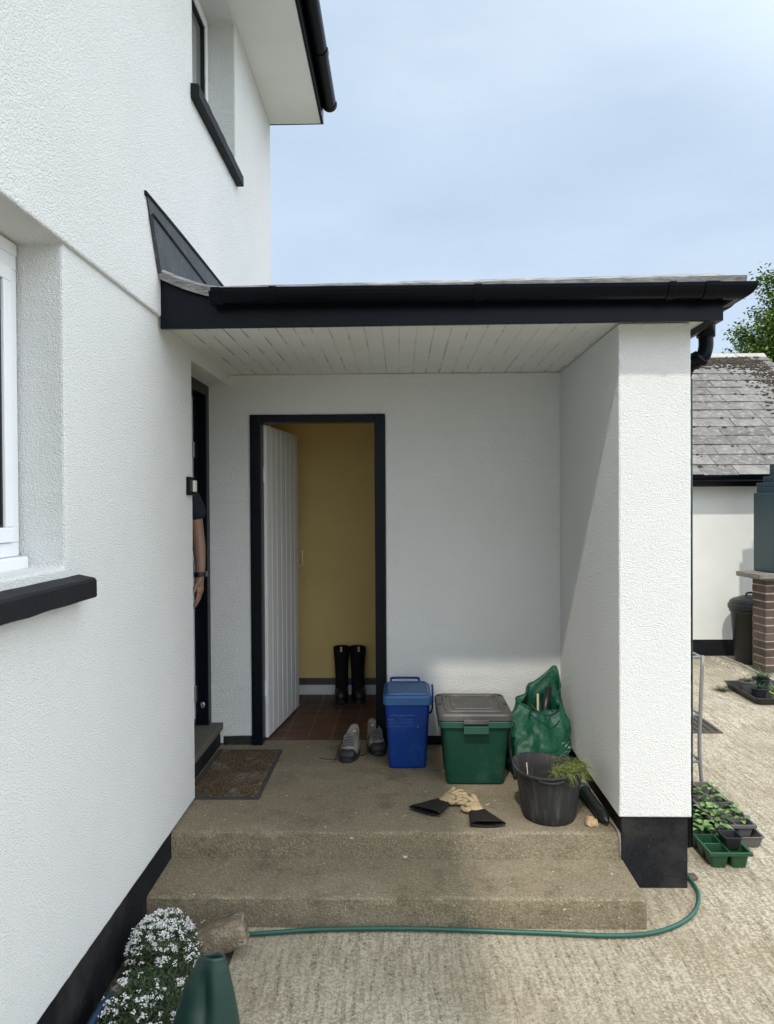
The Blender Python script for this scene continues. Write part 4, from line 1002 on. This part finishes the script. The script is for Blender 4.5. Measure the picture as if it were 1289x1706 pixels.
for r in range(rows):
    x = XR - random.uniform(.2,.5); xe = XR
    while xe > -.6:
        wd = random.choice((.30,.36,.40,.46,.62)); x = xe - wd
        lift0 = .012+random.uniform(0,.008); p0 = a0 + dirv*(r*ex - .01 + random.uniform(-.008,.008)); p1 = a0 + dirv*((r+1)*ex+.06)
        q = [Vector((x+.004,0,0)), Vector((xe-.004,0,0))]
        vs = []
        for pp, l0 in ((p0, lift0), (p1, .002)):
            for xx in q: vs += [Vector((xx.x+random.uniform(-.004,.004), pp.y, pp.z)) + nrm*l0, Vector((xx.x, pp.y, pp.z)) + nrm*(l0+.008)]
        mb.add(vs, [(0,2,3,1),(4,5,7,6),(0,1,5,4),(2,6,7,3),(1,3,7,5),(0,4,6,2)]); xe = x
mb.cur = 1
mb.add([(-.6,8.15,2.095),(XR-.01,8.15,2.095),(XR-.01,11.08,4.055),(-.6,11.08,4.055)], [(0,1,2,3)])
mb.cur = 0
mb.add([(-.6,11.1,4.065),(XR,11.1,4.065),(XR,14.0,2.10),(-.6,14.0,2.10)], [(0,1,2,3)])
rf = mb.build('roof', ['slate','underslate'], OB)
mb = MB()
for k in range(14):
    x = XR - .45*(k+1); z0 = 4.055
    mb.loft([[Vector((xx, 11.09+yy, z0+zz)) for yy, zz in ((-.17,-.09),(-.015,.045),(.015,.045),(.17,-.09),(.15,-.12),(0,.01),(-.15,-.12))] for xx in (x+.004, x+.446)])
mb.build('ridge_tiles', 'ridge', rf)
mb = MB(); random.seed(8)
for i in range(2300):
    if random.random() < .62: x = random.uniform(3.9, XR-.3); s = abs(random.gauss(0,.16)) ; s = .14+s
    else: s = random.uniform(.1,2.2); x = XR - .12 - abs(random.gauss(0,.22)) - .03*random.random()
    if random.random() < .04: x = random.uniform(3.3,XR-.1); s = random.choice([ex*k for k in range(1,15)]) + random.uniform(-.02,.06)
    p = a1 - dirv*s + nrm*.02; rr = random.uniform(.008,.030)
    base = Vector((x, p.y, p.z)); ring = [base + Vector((1,0,0))*rr*1.4*math.cos(a)+dirv*rr*math.sin(a) - nrm*.01 for a in [6.283*k/6 for k in range(6)]]
    top = [base + Vector((1,0,0))*rr*.7*math.cos(a)+dirv*rr*.5*math.sin(a) + nrm*rr*.35 for a in [6.283*k/6 for k in range(6)]]
    mb.loft([ring, top])
ms = mb.build('moss', 'moss', rf, smooth=True)
ms['kind'] = 'stuff'
MB().box(-.5, XR-.05, 8.165, 8.19, 1.98, 2.12).box(-.5, XR-.06, 8.1905, 8.359, 2.0, 2.02).build('fascia', 'blackgloss', OB)
gu = MB(); gutter(gu, [(-.5,8.10,2.10),(XR-.05,8.10,2.10)], [(0,-1,0)]*2, r=.058); gu.build('gutter', 'plastic_black', OB)

# ---- brick pier with slab and teal box
BP = thing('brick_pier', (3.98, 7.62, 0), 'old brick pier with stone slab on top in front of the outbuilding', 'brick pier')
rot = Matrix.Rotation(R(9), 3, 'Z'); pc = Vector((4.02, 7.615, 0)); bm_ = MB(); hw, hd_ = .235, .11
courses = 12; ch = .0835; random.seed(12)
for c in range(courses):
    z = .005 + c*ch
    off = 0 if c % 2 == 0 else .115
    x = -hw
    while x < hw-.02:
        w_b = (.215 if not (x == -hw and off) else .105); x1 = min(x+w_b, hw)
        j = random.uniform(-.003,.003)
        for sy in (-1,):
            cpt = pc + rot @ Vector(((x+x1)/2, sy*0+j, z+ch/2)); bm_.obox(cpt, ((x1-x)/2-.001, hd_, ch/2-.007), rot)
        x = x1+.011
bm_.build('brickwork', 'brick', BP, bevel=.004)
mo = MB(); mo.obox(pc+Vector((0,0,courses*ch/2)), (hw-.006, hd_-.006, courses*ch/2), rot); mo.build('mortar', 'mortar', BP)
sl = MB(); sl.obox(pc+rot@Vector((.30,-.02,1.032)), (.68,.20,.026), rot); sl.obox(pc+rot@Vector((.02,0,.992)), (.27,.14,.0125), rot); so = sl.build('coping_slab', 'copestone', BP, bevel=.008)
TB = thing('teal_cabinet', (4.16, 7.55, 1.059), 'dark teal box with a stepped lid standing on the stone slab', 'garden box')
tc_ = pc + rot @ Vector((.15,-.0,0)); mb = MB(); mb.obox(tc_+Vector((0,0,1.059+.42)), (.33,.17,.42), rot); mb.build('box', 'tealpaint', TB, bevel=.012)
mb = MB(); mb.obox(tc_+Vector((0,0,1.93)), (.285,.18,.032), rot); mb.obox(tc_+Vector((0,0,1.985)), (.285,.19,.022), rot); mb.obox(tc_+Vector((0,0,2.04)), (.24,.14,.032), rot); mb.obox(tc_+Vector((0,0,2.14)), (.19,.10,.068), rot); mb.build('stepped_lid', 'tealpaint', TB, bevel=.008)
# dustbin
DB = thing('dustbin', (3.93, 8.02, 0), 'black ribbed dustbin with domed lid behind the brick pier', 'dustbin')
mb = MB(); mb.lathe([(0,0),(.165,0),(.17,.01),(.215,.56),(.228,.565),(.23,.60),(.21,.605)], (3.93,8.02,.002), 40, lambda p,a,r,z: Vector((3.93+(p.x-3.93)*(1+.012*math.cos(20*a)), 8.02+(p.y-8.02)*(1+.012*math.cos(20*a)), p.z))); mb.build('bin_body', 'spike', DB, smooth=True)
mb = MB(); mb.lathe([(.205,.60),(.245,.602),(.248,.65),(.235,.66),(.228,.685),(.20,.71),(.10,.745),(.0,.75)], (3.93,8.02,.002), 40); mb.tube(smooth_path([(3.87,8.02,.745),(3.88,8.02,.78),(3.98,8.02,.78),(3.99,8.02,.745)],4), .012, 8); mb.build('lid', 'spike', DB, smooth=False, bevel=.004)
# kerb and gravel
kb = MB(); kb.loft([[Vector((x, yy, -.01)), Vector((x+.04, yy, -.01)), Vector((x+.04, yy, .012)), Vector((x, yy, .012))] for x, yy in ((3.70,8.30),(3.74,8.0),(3.72,7.4),(3.74,6.6))]); tag(kb.build('kerb', 'kerb'), kind='structure')
mb = MB(); random.seed(5)
for i in range(420):
    yy = random.uniform(6.3,8.3); x = 3.67 - abs(random.gauss(0,.05)) - .03; s = random.uniform(.006,.018)
    pts = [Vector((x+s*random.uniform(.6,1.2)*a, yy+s*random.uniform(.6,1.2)*b, .0+s*c*.7)) for a,b,c in ((1,0,0),(0,1,0),(-1,0,0),(0,-1,0),(0,0,1.2))]
    mb.add(pts, [(0,1,4),(1,2,4),(2,3,4),(3,0,4)])
tag(mb.build('gravel', 'gravel'), 'loose pale gravel along the kerb', 'gravel', kind='stuff')
# tray of pots at the right edge
mb = MB(); mb.loft([rrect(3.42,6.63,w,d,.03,z) for w,d,z in ((.52,.60,.002),(.56,.64,.055),(.575,.655,.055),(.575,.655,.062),(.545,.625,.062),(.51,.59,.01))]); single(mb.build('pot_tray', 'trayblack', bevel=.002), 'wide black tray of pots in front of the brick pier', 'plant tray')
def rp(x, yy, r, h, z, label, m): 
    mb = MB(); mb.lathe([(0,0),(r*.75,0),(r*.97,h*.86),(r*1.06,h*.86),(r*1.06,h),(r*.96,h),(r*.9,h*.8),(0,h*.78)], (x,yy,z), 24); return single(mb.build('round_pot', m, bevel=.002), label, 'plant pot')
rp(3.25,6.72,.075,.11,.012,'grey round pot at the left of the wide black tray','traygrey'); rp(3.40,6.45,.07,.07,.012,'lime green round pot in the wide black tray','traylime'); rp(3.42,6.80,.075,.11,.012,'black round pot at the back of the wide black tray','trayblack'); rp(3.27,6.54,.07,.09,.012,'black round pot at the front left of the wide black tray','trayblack')
random.seed(77)
def tuft(name, loc, n, L_, label, m='leaf', up=.9, w=.003):
    mb = MB()
    for i in range(n):
        a = random.uniform(0,6.28); blade(mb, (loc[0]+random.gauss(0,L_*.1), loc[1]+random.gauss(0,L_*.1), loc[2]), (math.cos(a), math.sin(a), random.uniform(.3,1)*up*1.6), L_*random.uniform(.5,1.1), w*random.uniform(.6,1.2), L_*.15)
    return single(mb.build(name, m), label, 'plant')
tuft('potted_plant', (3.42,6.80,.10), 220, .20, 'feathery dark green plant in the black pot before the brick pier', 'leaf')
tuft('potted_plant', (3.25,6.72,.10), 90, .09, 'sparse grey green plant in the grey round pot', 'leafgrey')
tuft('potted_plant', (3.40,6.50,.07), 90, .12, 'green plant in the lime green pot', 'seedleaf')
tuft('potted_plant', (3.27,6.54,.09), 70, .10, 'small green plant in the front left black pot', 'leaf')
tuft('weed', (3.06,6.82,.0), 90, .12, 'small straggly weed growing from the yard concrete', 'leafgrey', up=.35, w=.004)

# ---- tree beyond the outbuilding
random.seed(90)
TR = thing('tree', (9.3, 14.5, 0), 'leafy green tree rising beyond the outbuilding roof', 'tree')
mb = MB(); mb.tube([(9.3,14.5,-.1),(9.25,14.5,1.2),(9.32,14.45,2.6),(9.28,14.5,4.2),(9.2,14.5,6.2)], [.28,.22,.18,.13,.05], 12)
br = []
for i in range(34):
    z = random.uniform(2.0,6.0); a = random.uniform(0,6.28); L_ = random.uniform(.9,2.2)*(1 if z < 5 else .7)
    e = Vector((9.28+math.cos(a)*L_, 14.5+math.sin(a)*L_, z+L_*random.uniform(.2,.6))); m_ = Vector((9.28+math.cos(a)*L_*.5, 14.5+math.sin(a)*L_*.5, z+L_*.12))
    mb.tube([Vector((9.28,14.5,z)), m_, e], [.05,.035,.012], 6); br.append((e, m_))
for zz, xx, yy in ((6.15,7.45,14.1),(5.3,7.25,14.0),(4.2,7.05,14.2),(3.6,7.0,14.0),(4.5,7.4,13.7),(5.7,7.75,14.3),(4.15,7.0,14.0),(3.2,7.4,14.1),(3.9,7.3,14.2),(3.5,7.6,14.0),(4.7,7.05,14.2),(5.0,7.5,14.0),(3.0,7.9,14.0)):
    e = Vector((xx,yy,zz)); m_ = (e+Vector((9.28,14.5,zz-.8)))/2; mb.tube([Vector((9.28,14.5,zz-1.0)), m_, e], [.05,.03,.01], 6); br.append((e, m_))
mb.build('trunk', 'bark', TR, smooth=True)
mb = MB()
for e, m_ in br:
    for c_ in range(12):
        ctr = m_.lerp(e, random.uniform(.35,1.05)) + Vector((random.gauss(0,.20), random.gauss(0,.20), random.gauss(0,.16)))
        for k in range(230):
            p = ctr + Vector((random.gauss(0,.15), random.gauss(0,.15), random.gauss(0,.11)))
            leaf(mb, p, (random.gauss(0,1), random.gauss(0,1), random.gauss(-.2,.6)), random.uniform(.06,.11), random.uniform(.020,.032))
mb.build('crown', 'treeleaf', TR)

# ================================================================== PERSON in the side doorway
PX, PY, PZ = -1.435, 4.08, .4405
PE = thing('person', (PX, PY, PZ), 'person in dark t-shirt in the side doorway, arm with black wristwatch hanging', 'person')
def skin_obj(name, m, V_, E_, parent, sub=2, root=0):
    me = bpy.data.meshes.new(name); me.from_pydata([tuple(Vector(v[0]) - Vector((PX,PY,PZ))) for v in V_], E_, []); me.materials.append(M[m])
    o = bpy.data.objects.new(name, me); C.objects.link(o); o.parent = parent
    sk = o.modifiers.new('skin', 'SKIN'); sk.use_smooth_shade = True; sk.branch_smoothing = .4
    for i, s in enumerate(me.skin_vertices[0].data):
        r = V_[i][1]; s.radius = r if isinstance(r, tuple) else (r, r); s.use_root = (i == root)
    q = o.modifiers.new('sub', 'SUBSURF'); q.levels = sub; q.render_levels = sub
    return o
V_ = []; E_ = []; idx = {}
def J(k, p, r, par=None):
    idx[k] = len(V_); V_.append((p, r))
    if par: E_.append((idx[par], idx[k]))
J('pelvis', (PX, PY, 1.38), (.110,.085)); J('waist', (PX, PY, 1.56), (.120,.09), 'pelvis'); J('chest', (PX, PY+.005, 1.78), (.150,.110), 'waist'); J('upper', (PX, PY+.005, 1.90), (.125,.085), 'chest')
J('neck', (PX, PY, 1.985), (.052,.055), 'upper'); J('jaw', (PX, PY-.012, 2.06), (.058,.072), 'neck'); J('head', (PX, PY-.005, 2.15), (.074,.092), 'jaw'); J('crown', (PX, PY, 2.22), (.060,.075), 'head')
for s, nm in ((1,'l'), (-1,'r')):
    J(nm+'sh', (PX+s*.185, PY, 1.900), .055, 'upper')
    ex_ = -1.183 if s == 1 else PX-.25; wx = -1.158 if s == 1 else PX-.27; hx_ = -1.158 if s == 1 else PX-.27
    J(nm+'ua', (PX+s*.215 if s == -1 else -1.203, PY+.005, 1.78), .050, nm+'sh'); J(nm+'el', (ex_, PY+.01, 1.640), .040, nm+'ua')
    J(nm+'fa', ((ex_+wx)/2, PY-.005, 1.555), .041, nm+'el'); J(nm+'fb', (wx-.002, PY-.02, 1.46), .032, nm+'fa'); J(nm+'wr', (wx, PY-.03, 1.395), (.024,.030), nm+'fb'); J(nm+'pa', (hx_, PY-.038, 1.345), (.021,.038), nm+'wr'); J(nm+'pb', (hx_-.002, PY-.042, 1.308), (.018,.038), nm+'pa')
    for k, (dy, L_) in enumerate(((-.030,.070),(-.010,.078),(.010,.072),(.029,.058))):
        q = nm+'f%d' % k; J(q+'a', (hx_-.004, PY-.043+dy, 1.285), .0095, nm+'pb')
        J(q+'b', (hx_-.010, PY-.045+dy*1.05, 1.285-L_*.42), .0090, q+'a'); J(q+'c', (hx_-.022, PY-.046+dy, 1.285-L_*.75), .0085, q+'b'); J(q+'d', (hx_-.036, PY-.046+dy*.95, 1.285-L_*.98), .0070, q+'c')
    J(nm+'t1', (hx_-.012, PY-.070, 1.345), .0125, nm+'pa'); J(nm+'t2', (hx_-.020, PY-.090, 1.315), .0105, nm+'t1'); J(nm+'t3', (hx_-.027, PY-.098, 1.283), .0090, nm+'t2')
    J(nm+'hip', (PX+s*.088, PY, 1.28), (.070,.072), 'pelvis'); J(nm+'kn', (PX+s*.095, PY-.01, .92), .058, nm+'hip'); J(nm+'cf', (PX+s*.095, PY+.012, .78), .054, nm+'kn'); J(nm+'an', (PX+s*.095, PY+.02, .53), .038, nm+'cf'); J(nm+'he', (PX+s*.095, PY+.0, .478), .036, nm+'an'); J(nm+'to', (PX+s*.10, PY-.15, .470), .030, nm+'he')
body = skin_obj('body', 'skin', V_, E_, PE)
# clothing as loose shells over the same joints
V_, E_, idx = [], [], {}
J('pelvis', (PX, PY, 1.27), (.190,.150)); J('belly', (PX, PY, 1.42), (.185,.145), 'pelvis'); J('waist', (PX, PY, 1.56), (.170,.132), 'belly'); J('chest', (PX, PY+.005, 1.78), (.168,.128), 'waist'); J('upper', (PX, PY+.005, 1.905), (.150,.108), 'chest'); J('col', (PX, PY, 1.955), (.068,.068), 'upper')
for s, nm in ((1,'l'), (-1,'r')):
    J(nm+'sh', (PX+s*.180, PY, 1.900), .076, 'upper'); J(nm+'ua', (PX+s*.215 if s < 0 else -1.203, PY+.004, 1.80), .068, nm+'sh'); J(nm+'sl', (PX+s*.235 if s < 0 else -1.178, PY+.008, 1.700), .068, nm+'ua')
skin_obj('t_shirt', 'navy', V_, E_, PE)
V_, E_, idx = [], [], {}
J('pelvis', (PX, PY, 1.40), (.158,.120)); 
for s, nm in ((1,'l'), (-1,'r')):
    J(nm+'hip', (PX+s*.090, PY, 1.28), (.098,.104), 'pelvis'); J(nm+'kn', (PX+s*.096, PY-.01, .92), .076, nm+'hip'); J(nm+'an', (PX+s*.096, PY+.015, .545), .062, nm+'kn')
skin_obj('trousers', 'denim', V_, E_, PE)
for s in (1,-1):
    mb = MB(); c = (PX+s*.097, PY-.05)
    mb.loft([[Vector((c[0]+p.x*1.02, c[1]+p.y*.98, PZ+p.z)) for p in foot_outline(*q)] for q in ((-.145,.14,.046,0),(-.15,.145,.05,.02),(-.145,.145,.048,.05),(-.10,.143,.046,.085),(-.03,.14,.044,.115))]); mb.build('shoe', 'shoedark', PE, smooth=True)
mb = MB(); rings = []
for i in range(9):
    ph = math.pi*.5*i/8; z = 2.13+.125*math.sin(ph); rr = math.cos(ph)
    rings.append([Vector((PX + .086*max(.02,rr)*math.cos(a), PY+.012 + .104*max(.02,rr)*math.sin(a), z + (.035 if math.sin(a) < -.3 and i == 0 else 0))) for a in [2*math.pi*k/28 for k in range(28)]])
mb.loft(rings); mb.build('hair', 'hair', PE, smooth=True)
mb = MB(); mb.loft([[Vector((PX+x, PY+yy, z)) for x,yy,z in ((-.010,-.082,2.14),(.010,-.082,2.14),(.010,-.075,2.14),(-.010,-.075,2.14))], [Vector((PX+x, PY+yy, z)) for x,yy,z in ((-.017,-.108,2.098),(.017,-.108,2.098),(.017,-.075,2.092),(-.017,-.075,2.092))]]); mb.build('nose', 'skin', PE, bevel=.006)
for s in (1,-1):
    mb = MB(); mb.lathe([(.0,-.007),(.006,-.005),(.008,0),(.006,.005),(0,.007)], (PX+s*.032, PY-.074, 2.145), 14); mb.build('eye', 'eyewhite', PE, smooth=True)
    mb = MB(); mb.tube([(PX+s*.018,PY-.088,2.163),(PX+s*.032,PY-.090,2.167),(PX+s*.046,PY-.082,2.162)], .003, 6); mb.build('eyebrow', 'hair', PE, smooth=True)
    mb = MB(); mb.tube([(PX+s*.078,PY+.002,2.16),(PX+s*.088,PY+.008,2.14),(PX+s*.084,PY+.002,2.115),(PX+s*.078,PY-.002,2.10)], [.008,.012,.010,.006], 8); mb.build('ear', 'skin', PE, smooth=True)
MB().tube([(PX-.022,PY-.086,2.070),(PX,PY-.091,2.071),(PX+.022,PY-.086,2.070)], .004, 6).build('mouth', 'brick', PE, smooth=True)
WT = MB(); wc = Vector((-1.158, PY-.029, 1.405)); rings = []
for zz, o in ((-.012,0),(-.012,.003),(.012,.003),(.012,0)): rings.append([wc+Vector(((.030+o)*math.cos(a), (.036+o)*math.sin(a), zz)) for a in [2*math.pi*k/24 for k in range(24)]])
WT.loft(rings, close=True); WT = WT.build('watch', 'watchblack', PE, smooth=False)
mb = MB(); mb.tube([wc+Vector((.028,0,0)), wc+Vector((.039,0,0))], .018, 20); mb.build('watch_case', 'watchface', WT, bevel=.002)
